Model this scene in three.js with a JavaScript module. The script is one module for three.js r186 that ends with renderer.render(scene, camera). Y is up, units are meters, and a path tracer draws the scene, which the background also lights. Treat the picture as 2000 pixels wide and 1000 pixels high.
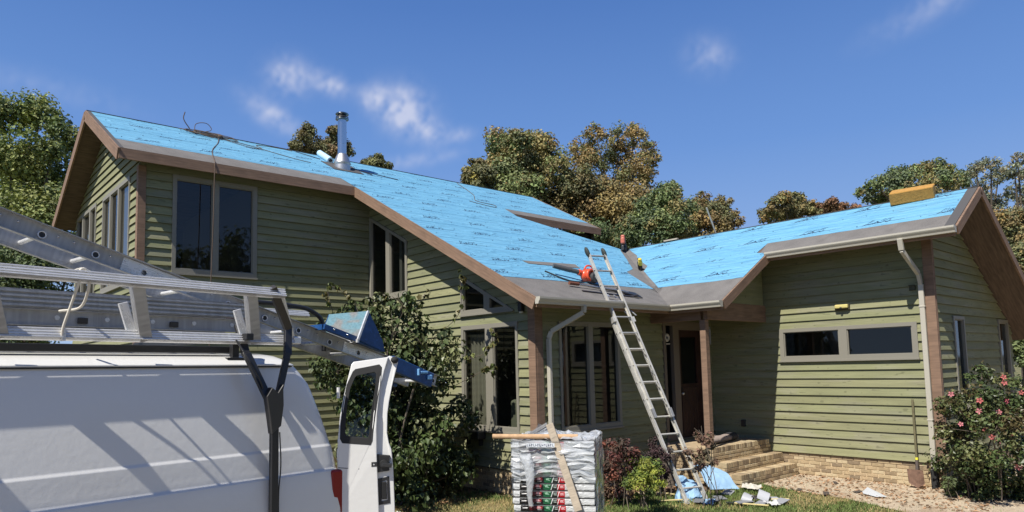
import * as THREE from 'three';
import { mergeGeometries } from 'three/addons/utils/BufferGeometryUtils.js';
import { RoundedBoxGeometry } from 'three/addons/geometries/RoundedBoxGeometry.js';

// ---------------------------------------------------------------- camera, sky, sun
const scene = new THREE.Scene();
const camera = new THREE.PerspectiveCamera(47.19, 2, 0.05, 600);
camera.position.set(0, 2.305, 0);
camera.rotation.order = 'YXZ';
camera.rotation.set(0.086703, -0.724739, -0.023298);
camera.setViewOffset(2000, 1193.87, 0, 0, 2000, 1000);
scene.add(camera);
const renderer = new THREE.WebGLRenderer({ antialias: true });
renderer.toneMapping = THREE.LinearToneMapping;
renderer.toneMappingExposure = 1.28;
renderer.shadowMap.enabled = true;

const SUN = new THREE.Vector3(-1, 1.352, 0.225).normalize();
const sun = new THREE.DirectionalLight(new THREE.Color().setRGB(1, 0.955, 0.87), 5);
sun.position.copy(SUN).multiplyScalar(60).add(new THREE.Vector3(8, 0, -8));
sun.target.position.set(8, 0, -8);
sun.castShadow = true;
Object.assign(sun.shadow.camera, { left: -30, right: 30, top: 30, bottom: -30, near: 1, far: 150 });
sun.shadow.mapSize.set(4096, 4096);
scene.add(sun, sun.target);

function rng(seed) { let a = seed >>> 0; return () => { a = (a + 0x6d2b79f5) >>> 0; let t = Math.imul(a ^ (a >>> 15), 1 | a); t = (t + Math.imul(t ^ (t >>> 7), 61 | t)) ^ t; return ((t ^ (t >>> 14)) >>> 0) / 4294967296; }; }
const hash = (x, y, s) => { let h = Math.imul(x | 0, 374761393) + Math.imul(y | 0, 668265263) + Math.imul(s | 0, 1274126177); h = Math.imul(h ^ (h >>> 13), 1274126177); return ((h ^ (h >>> 16)) >>> 0) / 4294967296; };
function vnoise(x, y, s = 0, px = 0, py = 0) {                 // value noise; px, py: periods for tiling
  const xi = Math.floor(x), yi = Math.floor(y); let fx = x - xi, fy = y - yi; fx = fx * fx * (3 - 2 * fx); fy = fy * fy * (3 - 2 * fy);
  const X = (k) => (px ? ((k % px) + px) % px : k), Y = (k) => (py ? ((k % py) + py) % py : k);
  const a = hash(X(xi), Y(yi), s), b = hash(X(xi + 1), Y(yi), s), c = hash(X(xi), Y(yi + 1), s), d = hash(X(xi + 1), Y(yi + 1), s);
  return a + (b - a) * fx + (c - a) * fy + (a - b - c + d) * fx * fy;
}
function fbm(x, y, o = 4, s = 0, px = 0, py = 0) { let v = 0, a = 0.5, t = 0; for (let i = 0; i < o; i++) { v += a * vnoise(x, y, s + i * 17, px, py); t += a; a *= 0.5; x *= 2; y *= 2; px *= 2; py *= 2; } return v / t; }
const lerp = (a, b, t) => a + (b - a) * t, clamp = (v, a = 0, b = 1) => Math.max(a, Math.min(b, v)), sstep = (a, b, v) => { const t = clamp((v - a) / (b - a)); return t * t * (3 - 2 * t); };
const V3 = (x, y, z) => new THREE.Vector3(x, y, z);

function skyTexture() {
  const W = 2048, H = 1024, data = new Float32Array(W * H * 4);
  const stops = [[-90, [0.08, 0.08, 0.065]], [-3, [0.12, 0.12, 0.105]], [0, [0.34, 0.45, 0.63]], [9, [0.205, 0.335, 0.6]], [17, [0.122, 0.245, 0.535]], [28, [0.07, 0.163, 0.42]], [50, [0.022, 0.066, 0.235]], [90, [0.012, 0.038, 0.155]]];
  // wisps of cloud: azimuth (degrees clockwise from -z), elevation, half width, half height, tilt, strength
  const wisps = [[23.7, 22.4, 1.35, 1.15, 0.1, 0.46], [22.4, 19.6, 1.9, 0.75, -0.5, 0.42], [26.9, 22.2, 1.15, 0.7, -0.3, 0.42], [30.4, 21.3, 1.0, 0.9, -0.4, 0.42], [32.8, 20.6, 1.7, 1.5, -0.3, 0.62], [34.6, 19.2, 1.3, 1.0, -0.5, 0.4], [37.4, 18.7, 1.2, 0.5, 0.1, 0.22], [58.2, 23.4, 1.5, 1.1, -0.3, 0.2], [73.8, 23.6, 3.0, 0.8, 0.3, 0.18], [7, 19.4, 5, 0.9, -0.1, 0.07], [33, 16.6, 4.2, 0.5, 0.15, 0.17]];
  for (let r = 0; r < H; r++) {
    const el = ((r + 0.5) / H - 0.5) * 180; let i = 0; while (i < stops.length - 2 && el > stops[i + 1][0]) i++;
    const t = clamp((el - stops[i][0]) / (stops[i + 1][0] - stops[i][0])), base = [0, 1, 2].map((c) => lerp(stops[i][1][c], stops[i + 1][1][c], t));
    const y = Math.sin((el * Math.PI) / 180), cy = Math.cos((el * Math.PI) / 180);
    for (let c = 0; c < W; c++) {
      const th = ((c + 0.5) / W - 0.5) * 2 * Math.PI, x = Math.cos(th) * cy, z = Math.sin(th) * cy, cs = x * SUN.x + y * SUN.y + z * SUN.z, k = (r * W + c) * 4;
      const glow = el > -1 ? 0.22 * Math.pow(Math.max(0, cs), 24) : 0;
      let col = [base[0] + glow, base[1] + glow * 0.95, base[2] + glow * 0.8];
      const az = (Math.atan2(x, -z) * 180) / Math.PI;
      if (el > 12 && el < 32 && az > -5 && az < 90) {
        let d = 0;
        for (const w of wisps) { const dx = (az - w[0]) * cy, dy = el - w[1], u = dx * Math.cos(w[4]) + dy * Math.sin(w[4]), v = -dx * Math.sin(w[4]) + dy * Math.cos(w[4]); const g = Math.exp(-(u * u) / (w[2] * w[2]) - (v * v) / (w[3] * w[3])); d += w[5] * g; }
        if (d > 0.003) {
          const n = fbm(az * 0.75 + 9, el * 1.0, 5, 3), m = fbm(az * 2.4 + 31 + n * 3, el * 2.0 - az * 0.8, 4, 11);
          d = clamp(d * 1.9 * (0.12 + 1.9 * Math.max(0, n * 0.62 + m * 0.5 - 0.33)), 0, 0.72);
          const cl = [0.55, 0.57, 0.68]; col = col.map((v, q) => lerp(v, cl[q], d));
        }
      }
      data[k] = col[0]; data[k + 1] = col[1]; data[k + 2] = col[2]; data[k + 3] = 1;
    }
  }
  const t = new THREE.DataTexture(data, W, H, THREE.RGBAFormat, THREE.FloatType);
  t.mapping = THREE.EquirectangularReflectionMapping; t.magFilter = THREE.LinearFilter; t.minFilter = THREE.LinearFilter; t.needsUpdate = true; return t;
}
scene.background = skyTexture();
scene.environment = scene.background;

// ---------------------------------------------------------------- helpers
const count = {};
const numbered = (n) => { const k = count[n] = (count[n] ?? -1) + 1; return k ? `${n}_${String(k).padStart(3, '0')}` : n; };
function clean(g) { let q = g.index ? g.toNonIndexed() : g; if (!q.attributes.uv) q.setAttribute('uv', new THREE.BufferAttribute(new Float32Array(q.attributes.position.count * 2), 2)); if (!q.attributes.normal) q.computeVertexNormals(); for (const k of Object.keys(q.attributes)) if (!['position', 'normal', 'uv'].includes(k)) q.deleteAttribute(k); return q; }
const merge = (l) => (Array.isArray(l) ? (l.length === 1 ? l[0] : mergeGeometries(l.map(clean))) : l);
function mesh(name, geo, m, parent, label) {
  const o = new THREE.Mesh(merge(geo), m); o.name = name; o.castShadow = o.receiveShadow = true;
  if (label) o.userData.label = label;
  if (parent) parent.add(o);
  return o;
}
function tag(o, label, category, group) { o.userData.label = label; o.userData.category = category; if (group) o.userData.group = group; o.name = numbered(o.name); scene.add(o); return o; }
function thing(name, label, category, pos = [0, 0, 0], ry = 0, group) { const g = new THREE.Group(); g.name = name; g.position.set(...pos); g.rotation.y = ry; return tag(g, label, category, group); }
function single(name, geo, m, label, category, group) { return tag(mesh(name, geo, m), label, category, group); }
function struct(name, geo, m) { const o = mesh(name, geo, m); o.userData.kind = 'structure'; scene.add(o); return o; }
function part(name, parent, label) { const g = new THREE.Group(); g.name = name; if (label) g.userData.label = label; parent.add(g); return g; }
function uvBox(g, s = 1) { const p = g.attributes.position, n = g.attributes.normal, u = new Float32Array(p.count * 2); for (let i = 0; i < p.count; i++) { const ax = Math.abs(n.getX(i)), ay = Math.abs(n.getY(i)), az = Math.abs(n.getZ(i)); const q = ax > ay && ax > az ? [p.getZ(i), p.getY(i)] : ay > az ? [p.getX(i), p.getZ(i)] : [p.getX(i), p.getY(i)]; u[i * 2] = q[0] * s; u[i * 2 + 1] = q[1] * s; } g.setAttribute('uv', new THREE.BufferAttribute(u, 2)); return g; }
const bx = (w, h, d, x = 0, y = 0, z = 0) => uvBox(new THREE.BoxGeometry(w, h, d).translate(x, y, z));
const bb = (x0, x1, y0, y1, z0, z1) => bx(Math.abs(x1 - x0), Math.abs(y1 - y0), Math.abs(z1 - z0), (x0 + x1) / 2, (y0 + y1) / 2, (z0 + z1) / 2);
const rb = (w, h, d, x = 0, y = 0, z = 0, r = 0.006) => uvBox(new RoundedBoxGeometry(w, h, d, 1, Math.min(r, w / 2.1, h / 2.1, d / 2.1)).translate(x, y, z));
function beam(a, b, w, h, up = V3(0, 1, 0), r = 0) {              // bar from a to b: w across, h along up
  const d = b.clone().sub(a), L = d.length(); d.normalize(); const x = new THREE.Vector3().crossVectors(up, d).normalize(), y = new THREE.Vector3().crossVectors(d, x);
  const g = r ? rb(w, h, L, 0, 0, 0, r) : bx(w, h, L); g.applyMatrix4(new THREE.Matrix4().makeBasis(x, y, d).setPosition(a.clone().add(b).multiplyScalar(0.5))); return g;
}
const cyl = (r, a, b, n = 10, r2 = r) => { const d = b.clone().sub(a), L = d.length(); const g = new THREE.CylinderGeometry(r2, r, L, n); g.applyQuaternion(new THREE.Quaternion().setFromUnitVectors(V3(0, 1, 0), d.normalize())); const c = a.clone().add(b).multiplyScalar(0.5); return g.translate(c.x, c.y, c.z); };
const tube = (pts, r, seg = 24, n = 6, closed = false) => new THREE.TubeGeometry(new THREE.CatmullRomCurve3(pts, closed), seg, r, n, closed);
const lathe = (prof, n = 20) => new THREE.LatheGeometry(prof.map((p) => new THREE.Vector2(p[0], p[1])), n);
class Geo {                                                      // triangles with flat normals
  constructor() { this.p = []; this.u = []; this.c = []; }
  tri(a, b, c, ua, ub, uc, col) { this.p.push(...a, ...b, ...c); this.u.push(...(ua ?? [0, 0]), ...(ub ?? [0, 0]), ...(uc ?? [0, 0])); if (col) this.c.push(...col, ...col, ...col); }
  quad(a, b, c, d, ua, ub, uc, ud, col) { this.tri(a, b, c, ua, ub, uc, col); this.tri(a, c, d, ua, uc, ud, col); }
  poly(pts, uvs) { for (let i = 1; i < pts.length - 1; i++) this.tri(pts[0], pts[i], pts[i + 1], uvs?.[0], uvs?.[i], uvs?.[i + 1]); }
  geo() { const g = new THREE.BufferGeometry(); g.setAttribute('position', new THREE.Float32BufferAttribute(this.p, 3)); g.setAttribute('uv', new THREE.Float32BufferAttribute(this.u, 2)); if (this.c.length) g.setAttribute('color', new THREE.Float32BufferAttribute(this.c, 3)); g.computeVertexNormals(); return g; }
}
function grid(nu, nv, f, uv) {                                   // smooth sheet of points f(u, v)
  const p = [], t = [], idx = [];
  for (let j = 0; j <= nv; j++) for (let i = 0; i <= nu; i++) { const q = f(i / nu, j / nv); p.push(q[0], q[1], q[2]); const w = uv ? uv(i / nu, j / nv, q) : [i / nu, j / nv]; t.push(w[0], w[1]); }
  for (let j = 0; j < nv; j++) for (let i = 0; i < nu; i++) { const a = j * (nu + 1) + i, b = a + 1, c = a + nu + 1, d = c + 1; idx.push(a, b, d, a, d, c); }
  const g = new THREE.BufferGeometry(); g.setAttribute('position', new THREE.Float32BufferAttribute(p, 3)); g.setAttribute('uv', new THREE.Float32BufferAttribute(t, 2)); g.setIndex(idx); g.computeVertexNormals(); return g;
}
// 2-D polygons
const area2 = (P) => P.reduce((s, a, i) => { const b = P[(i + 1) % P.length]; return s + a[0] * b[1] - b[0] * a[1]; }, 0) / 2;
const ccw = (P) => (area2(P) < 0 ? P.slice().reverse() : P);
function clipHalf(P, a, b, c) {                                  // keep a x + b y <= c
  const out = []; for (let i = 0; i < P.length; i++) { const p = P[i], q = P[(i + 1) % P.length], dp = a * p[0] + b * p[1] - c, dq = a * q[0] + b * q[1] - c; if (dp <= 0) out.push(p); if ((dp < 0 && dq > 0) || (dp > 0 && dq < 0)) { const t = dp / (dp - dq); out.push([p[0] + (q[0] - p[0]) * t, p[1] + (q[1] - p[1]) * t]); } }
  return out;
}
const clipConvex = (P, Q) => { Q = ccw(Q); for (let i = 0; i < Q.length && P.length; i++) { const a = Q[i], b = Q[(i + 1) % Q.length], nx = b[1] - a[1], ny = a[0] - b[0]; P = clipHalf(P, nx, ny, nx * a[0] + ny * a[1]); } return P; };
function subtract(P, Q) {                                        // convex P minus convex Q: convex pieces
  Q = ccw(Q); const out = []; let rest = P;
  for (let i = 0; i < Q.length && rest.length > 2; i++) { const a = Q[i], b = Q[(i + 1) % Q.length], nx = b[1] - a[1], ny = a[0] - b[0], c = nx * a[0] + ny * a[1]; const o = clipHalf(rest, -nx, -ny, -c); if (o.length > 2 && Math.abs(area2(o)) > 1e-5) out.push(o); rest = clipHalf(rest, nx, ny, c); }
  return rest.length > 2 && Math.abs(area2(rest)) > 1e-6 ? out : [P];
}
const shape = (P, holes = []) => { const s = new THREE.Shape(P.map((p) => new THREE.Vector2(...p))); for (const h of holes) s.holes.push(new THREE.Path(h.map((p) => new THREE.Vector2(...p)))); return s; };
const extr = (P, depth, holes, o = {}) => new THREE.ExtrudeGeometry(shape(ccw(P), (holes ?? []).map(ccw)), { depth, bevelEnabled: false, curveSegments: 8, ...o });

// ---------------------------------------------------------------- textures and materials
function tex(w, h, f, { srgb = true, rep = [1, 1] } = {}) {
  const d = new Uint8Array(w * h * 4); for (let y = 0; y < h; y++) for (let x = 0; x < w; x++) { const c = f(x / w, y / h, x, y), k = (y * w + x) * 4; if (typeof c === 'number') d[k] = d[k + 1] = d[k + 2] = clamp(c) * 255; else { d[k] = clamp(c[0]) * 255; d[k + 1] = clamp(c[1]) * 255; d[k + 2] = clamp(c[2]) * 255; } d[k + 3] = 255; }
  const t = new THREE.DataTexture(d, w, h); t.wrapS = t.wrapT = THREE.RepeatWrapping; t.magFilter = THREE.LinearFilter; t.minFilter = THREE.LinearMipmapLinearFilter; t.generateMipmaps = true; t.repeat.set(...rep); if (srgb) t.colorSpace = THREE.SRGBColorSpace; t.needsUpdate = true; return t;
}
const lin = (v) => (v <= 0.0031308 ? v * 12.92 : 1.055 * Math.pow(v, 1 / 2.4) - 0.055);   // linear to sRGB
const L3 = (r, g, b) => new THREE.Color().setRGB(r, g, b);
const std = (r, g, b, o = {}) => new THREE.MeshStandardMaterial({ color: L3(r, g, b), roughness: 0.75, ...o });
const tint = (base, f, amt, w = 512, h = 512, rep) => tex(w, h, (u, v, x, y) => { const n = f(u, v, x, y); return base.map((c) => lin(c * (1 + amt * (n - 0.5) * 2))); }, { rep });
// painted siding: streaks along the board, faded and darker stain patches, a few knots
const sidingTex = (base, grey) => tex(1024, 512, (u, v) => {
  const streak = fbm(u * 10, v * 120, 3, 5, 10, 120), patch = fbm(u * 8, v * 24, 4, 21, 8, 24), fade = sstep(0.52, 0.75, fbm(u * 6, v * 20, 3, 43, 6, 20)), knot = sstep(0.86, 0.93, vnoise(u * 40, v * 70, 77, 40, 70));
  const k = (0.78 + 0.26 * streak + 0.28 * (patch - 0.5)) * (1 - 0.3 * knot);
  return base.map((c, i) => lin(lerp(c * k, grey[i] * k, fade * 0.5)));
}, { rep: [0.25, 0.5] });
const grainBump = tex(512, 512, (u, v) => 0.5 + 0.6 * (fbm(u * 6, v * 130, 3, 9, 6, 130) - 0.5) + 0.3 * (fbm(u * 20, v * 50, 3, 15, 20, 50) - 0.5), { srgb: false, rep: [0.5, 1] });
const M = {};
M.siding = new THREE.MeshStandardMaterial({ map: sidingTex([0.242, 0.248, 0.134], [0.272, 0.266, 0.19]), bumpMap: grainBump, bumpScale: 0.0018, roughness: 0.82 });
M.sidings = [0.9, 0.96, 1, 1, 1.05, 1.1].map((k, i) => { const m = M.siding.clone(); m.color = L3(k * (1 + 0.02 * (i % 3)), k, k * (1 - 0.03 * (i % 2))); return m; });
M.sheath = std(0.06, 0.062, 0.04, { roughness: 0.95 });
M.brown = new THREE.MeshStandardMaterial({ map: tint([0.215, 0.135, 0.09], (u, v) => 0.6 * fbm(u * 6, v * 60, 4, 3, 6, 60) + 0.4 * fbm(u * 9, v * 9, 3, 8, 9, 9), 0.5, 256, 512, [0.6, 1]), bumpMap: grainBump, bumpScale: 0.001, roughness: 0.8 });
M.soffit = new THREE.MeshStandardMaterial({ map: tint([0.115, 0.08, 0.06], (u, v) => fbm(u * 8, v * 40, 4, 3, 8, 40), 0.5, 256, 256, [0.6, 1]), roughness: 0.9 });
M.frame = std(0.235, 0.22, 0.18, { roughness: 0.55 });
M.gutter = std(0.46, 0.43, 0.36, { roughness: 0.4 });
M.glass = new THREE.MeshPhysicalMaterial({ color: L3(0.5, 0.53, 0.52), transmission: 1, thickness: 0, roughness: 0.02, ior: 1.52 });
M.inner = std(0.17, 0.16, 0.14, { roughness: 0.95 });
M.deckEdge = std(0.16, 0.12, 0.09, { roughness: 0.9 });
M.black = std(0.02, 0.02, 0.021, { roughness: 0.45 });
M.rubber = std(0.022, 0.022, 0.022, { roughness: 0.85 });
const scratch = tex(512, 512, (u, v) => 0.35 + 0.3 * fbm(u * 8, v * 90, 3, 61, 8, 90) + 0.25 * sstep(0.55, 0.75, fbm(u * 10, v * 10, 4, 66, 10, 10)), { srgb: false, rep: [1.5, 1.5] });
M.alu = new THREE.MeshStandardMaterial({ map: tint([0.72, 0.72, 0.72], (u, v) => 0.5 * fbm(u * 30, v * 8, 3, 12, 30, 8) + 0.5 * fbm(u * 9, v * 9, 4, 19, 9, 9), 0.16, 256, 256, [1, 1]), metalness: 0.3, roughness: 0.55, roughnessMap: scratch });
M.aluDull = new THREE.MeshStandardMaterial({ map: tint([0.42, 0.42, 0.42], (u, v) => 0.5 * fbm(u * 60, v * 8, 3, 12, 60, 8) + 0.5 * fbm(u * 7, v * 7, 4, 39, 7, 7), 0.4, 256, 256, [1, 1]), metalness: 0.6, roughness: 0.6 });
M.steel = std(0.62, 0.62, 0.63, { metalness: 1, roughness: 0.2 });
M.steelDull = std(0.55, 0.54, 0.52, { metalness: 0.9, roughness: 0.4 });

// ---------------------------------------------------------------- the house
const R1 = rng(11);
const house = thing('house', 'green clapboard house with blue underlayment on its stripped roof', 'house');
const T = 0.5176, TW = 0.5929, TR = 0.6;
const yM = (z) => 6.465 - T * (z + 14.1), RZ = -17.25, RY = yM(RZ), yRear = (z) => RY - 0.5 * (RZ - z);
const yW = (x) => 4.464 + TW * (x - 13.14), RX = 14.64, yWR = (x) => yW(RX) - TR * (x - RX);
const frameX = (x0) => new THREE.Matrix4().makeBasis(V3(0, 0, 1), V3(0, 1, 0), V3(-1, 0, 0)).setPosition(x0, 0, 0);   // (z, y, out) of a wall that faces -x
const frameZ = (z0) => new THREE.Matrix4().makeBasis(V3(1, 0, 0), V3(0, 1, 0), V3(0, 0, 1)).setPosition(0, 0, z0);    // (x, y, out) of a wall that faces +z
const at = (F, t, y, d) => { const v = V3(t, y, d).applyMatrix4(F); return [v.x, v.y, v.z]; };
const EXPO = 0.165;
function boards(wall, F, outline, openings, base, top) {
  for (let k = 0; base + k * EXPO < top; k++) {
    const y0 = base + k * EXPO, y1 = y0 + EXPO, ts = outline.map((p) => p[0]), t0 = Math.min(...ts), t1 = Math.max(...ts);
    let pieces = [clipConvex([[t0, y0], [t1, y0], [t1, y1], [t0, y1]], outline)].filter((p) => p.length > 2 && Math.abs(area2(p)) > 1e-4);
    for (const o of openings) pieces = pieces.flatMap((p) => { const c = clipConvex(p, o); return c.length > 2 && Math.abs(area2(c)) > 1e-5 ? subtract(p, o) : [p]; });
    const groups = [];
    for (const p of pieces) { const lo = Math.min(...p.map((q) => q[0])), hi = Math.max(...p.map((q) => q[0])); const hit = groups.filter((g) => lo <= g.hi + 1e-3 && hi >= g.lo - 1e-3); const g = { lo, hi, ps: [p] }; for (const h of hit) { g.lo = Math.min(g.lo, h.lo); g.hi = Math.max(g.hi, h.hi); g.ps.push(...h.ps); groups.splice(groups.indexOf(h), 1); } groups.push(g); }
    const skew = (R1() - 0.5) * 0.0006, thick = 0.035 + R1() * 0.004;
    for (const g of groups) {
      const b = new Geo(), ou = R1() * 7, ov = R1() * 9, D = (p) => thick - ((p[1] - y0) / EXPO) * 0.032 + skew * (p[0] - g.lo);
      for (let p of g.ps) {
        p = ccw(p); const uv = (q) => [q[0] + ou, q[1] + ov];
        b.poly(p.map((q) => at(F, q[0], q[1], D(q))), p.map(uv));
        p.forEach((q, i) => { const w = p[(i + 1) % p.length], low = Math.abs(q[1] - y0) + Math.abs(w[1] - y0) < 1e-6 ? 1 : 0, e = (v) => (low ? D(v) - 0.011 : -0.004); b.quad(at(F, q[0], q[1], e(q)), at(F, w[0], w[1], e(w)), at(F, w[0], w[1], D(w)), at(F, q[0], q[1], D(q)), uv(q), uv(w), uv(w), uv(q)); });
      }
      mesh('siding_board', b.geo(), M.sidings[(R1() * 6) | 0], wall);
    }
  }
}
function makeWall(label, F, outline, openings, base, top, holes = openings) {
  const w = mesh('wall', extr(outline, 0.12, holes).translate(0, 0, -0.122).applyMatrix4(F), M.sheath, house, label);
  boards(w, F, outline, openings, base, top); return w;
}
const flat = (F, P, d) => { const g = new THREE.ShapeGeometry(shape(ccw(P))).translate(0, 0, d).applyMatrix4(F); return g; };
function makeWindow(F, outer, panes, label, o = {}) {
  const w = part('window', house, label);
  mesh('frame', extr(outer, 0.075, panes).translate(0, 0, -0.03).applyMatrix4(F), o.m ?? M.frame, w);
  for (const p of panes) {
    const cx = p.reduce((s, q) => s + q[0], 0) / p.length, cy = p.reduce((s, q) => s + q[1], 0) / p.length, k = p.map((q) => [cx + (q[0] - cx) * 1.01, cy + (q[1] - cy) * 1.01]);
    mesh('pane', flat(F, k, -0.008 - 0.004 * R1()), M.glass, w);
    const sash = extr(p.map((q) => [cx + (q[0] - cx) * 0.999, cy + (q[1] - cy) * 0.999]), 0.03, [p.map((q) => [q[0] + (q[0] < cx ? 0.016 : -0.016), q[1] + (q[1] < cy ? 0.016 : -0.016)])]).translate(0, 0, -0.006).applyMatrix4(F);
    if (p.length === 4) mesh('sash', sash, o.m ?? M.frame, w);
  }
  const b = outer.reduce((a, q) => Math.min(a, q[1]), 99), l = Math.min(...outer.map((q) => q[0])), r = Math.max(...outer.map((q) => q[0]));
  mesh('sill', bx(r - l + 0.03, 0.03, 0.1, (l + r) / 2, b - 0.012, 0.02).applyMatrix4(F), o.m ?? M.frame, w);
  return w;
}
const rect = (a, b, c, d) => [[a, c], [b, c], [b, d], [a, d]];
const BASE = 0.445, FA = frameX(13.79), FB = frameZ(-4.3), FC = frameX(8.36), FD = frameZ(-8.85), FE = frameZ(-14.47), FF = frameX(3.405);
// openings
const oA = rect(-7.2, -4.59, 2.289, 2.94), oB1 = rect(14.63, 15.26, 0.9, 3.05), oB2 = rect(17.48, 18.2, 0.9, 3.06);
const oC1 = [[-14.42, 3.9], [-12.82, 3.9], [-12.82, 5.11], [-14.42, 5.9]], oC2 = [[-10.92, 3.32], [-9.36, 3.32], [-10.92, 4.12]], oC3 = rect(-10.92, -9.27, 1.125, 3.11);
const oD1 = rect(8.91, 10.57, 1.12, 3.1), oD2 = rect(11.97, 13.53, 0.7, 3.17), oE = rect(3.98, 5.65, 4.265, 6.22), oF1 = rect(-17.46, -15.09, 4.1, 6.24), oF2 = rect(-20.35, -18.14, 4.1, 6.28);
const wA = makeWall('sunlit front wall of the right wing', FA, [[-8.85, BASE], [-4.3, BASE], [-4.3, yW(13.79) - 0.16], [-8.85, yW(13.79) - 0.16]], [oA], BASE, 4.75);
const wB = makeWall('shaded gable wall of the right wing', FB, [[13.79, BASE], [18.5, BASE], [18.5, yWR(18.5) - 0.17], [14.64, yW(14.64) - 0.19], [13.79, yW(13.79) - 0.17]], [oB1, oB2], BASE, 5.3);
const wC = makeWall('side wall under the long sloping rake', FC, [[-14.5, BASE], [-8.85, BASE], [-8.85, yM(-8.85) - 0.17], [-14.5, yM(-14.5) - 0.17]], [oC1, oC2, oC3], BASE + 0.02, 6.6);
const wD = makeWall('shaded wall with the front door', FD, [[8.36, BASE], [13.79, BASE], [13.79, yM(-8.85) - 0.17], [8.36, yM(-8.85) - 0.17]], [oD1, oD2], BASE, 3.7);
const wE = makeWall('shaded upper wall with the large window', FE, [[3.405, BASE], [8.36, BASE], [8.36, yM(-14.5) - 0.17], [3.405, yM(-14.5) - 0.17]], [oE], BASE, 6.6);
const wF = makeWall('left gable wall', FF, [[-20.6, BASE], [-14.5, BASE], [-14.5, yM(-14.5) - 0.17], [RZ, RY - 0.2], [-20.6, yRear(-20.6) - 0.17]], [oF1, oF2], BASE + 1.65, 8);
// plain walls at the back, floors
for (const b of [[3.5, 16.1, 0, 6.3, -20.62, -20.5], [16.0, 16.12, 0, 6.4, -20.5, -14.3], [14.7, 18.4, 0, 3.4, -11.9, -11.78], [18.38, 18.5, 0, 2.8, -11.8, -4.45], [12.6, 16, 0, 6.3, -14.5, -14.38]]) mesh('wall', bb(...b), M.sheath, house);
mesh('wall', beam(V3(12.55, 2.6, -13.98), V3(14.6, 2.6, -11.98), 0.1, 5.1), M.sheath, house);
mesh('floor', [bb(8.4, 13.7, 0.3, 0.44, -14.4, -8.98), bb(13.8, 18.4, 0.3, 0.44, -11.8, -4.44), bb(3.5, 16, 3.4, 3.55, -20.5, -14.63)], std(0.22, 0.16, 0.1), house);
mesh('inner_wall', [bb(5.9, 6.0, 3.56, 6.5, -20.4, -14.7), bb(9.5, 13.6, 0.45, 3.3, -11.9, -11.8), bb(11.3, 11.4, 0.45, 3.3, -11.8, -9), bb(15.4, 15.5, 0.45, 3.3, -11.6, -5.2), bb(8.5, 12.5, 0.45, 5.6, -13.4, -13.3)], M.inner, house);
// windows
makeWindow(FA, oA, [rect(-7.11, -5.99, 2.37, 2.87), rect(-5.83, -4.68, 2.37, 2.87)], 'long low two-pane window in the sunlit wall');
makeWindow(FB, oB1, [rect(14.69, 15.2, 1, 2.99)], 'narrow window near the gable corner'); makeWindow(FB, oB2, [rect(17.54, 18.14, 1, 2.99)], 'narrow window at the far end of the gable wall');
makeWindow(FC, oC1, [[[-14.34, 4], [-13.69, 4], [-13.69, 5.47], [-14.34, 5.79]], [[-13.52, 4], [-12.9, 4], [-12.9, 5.08], [-13.52, 5.385]]], 'tall window with a top that follows the rake');
makeWindow(FC, oC2, [[[-10.84, 3.4], [-10.2, 3.4], [-10.2, 3.68], [-10.84, 4.0]], [[-10.03, 3.4], [-9.62, 3.4], [-10.03, 3.6]]], 'small triangular window under the rake');
makeWindow(FC, oC3, [rect(-10.84, -10.18, 1.21, 3.03), rect(-9.96, -9.33, 1.21, 3.03)], 'large two-pane window with a curtain and a chair behind');
makeWindow(FD, oD1, [rect(8.97, 9.68, 1.2, 3.03), rect(9.8, 10.5, 1.2, 3.03)], 'two-pane window left of the ladder');
makeWindow(FE, oE, [rect(4.05, 4.735, 4.36, 6.13), rect(4.86, 5.56, 4.36, 6.13)], 'large two-pane upstairs window that mirrors trees');
const wf1 = makeWindow(FF, oF1, [rect(-17.4, -16.78, 4.2, 6.16), rect(-16.68, -16.05, 4.2, 6.16), rect(-15.95, -15.15, 4.2, 6.16)], 'three-pane window in the left gable'); const wf2 = makeWindow(FF, oF2, [rect(-20.3, -19.67, 4.2, 6.2), rect(-19.57, -18.86, 4.2, 6.2), rect(-18.74, -18.2, 4.2, 6.2)], 'farther three-pane window in the left gable');
const blindM = std(0.2, 0.175, 0.14);
for (const [w, a, b] of [[wf1, -17.4, -16.8], [wf1, -15.95, -15.15], [wf2, -18.74, -18.2]]) mesh('blind', bx(b - a, 1.9, 0.02, (a + b) / 2, 5.2, -0.05).applyMatrix4(FF), blindM, w);
// corner boards, trim
const cornerBoard = (g, l) => mesh('corner_board', g, M.brown, house, l);
cornerBoard([bb(13.745, 13.79, 0.4, 4.66, -4.42, -4.262), bb(13.79, 13.83, 0.4, 4.66, -4.3, -4.258)], 'brown corner board of the right wing');
cornerBoard([bb(8.318, 8.36, 0.4, 3.55, -8.99, -8.812), bb(8.36, 8.5, 0.4, 3.55, -8.85, -8.808)], 'brown corner board beside the downspout');
cornerBoard([bb(3.4, 3.5, 0.4, 6.3, -14.5, -14.425), bb(3.362, 3.4, 0.4, 6.3, -14.56, -14.428)], 'brown corner board of the upper storey');
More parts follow.
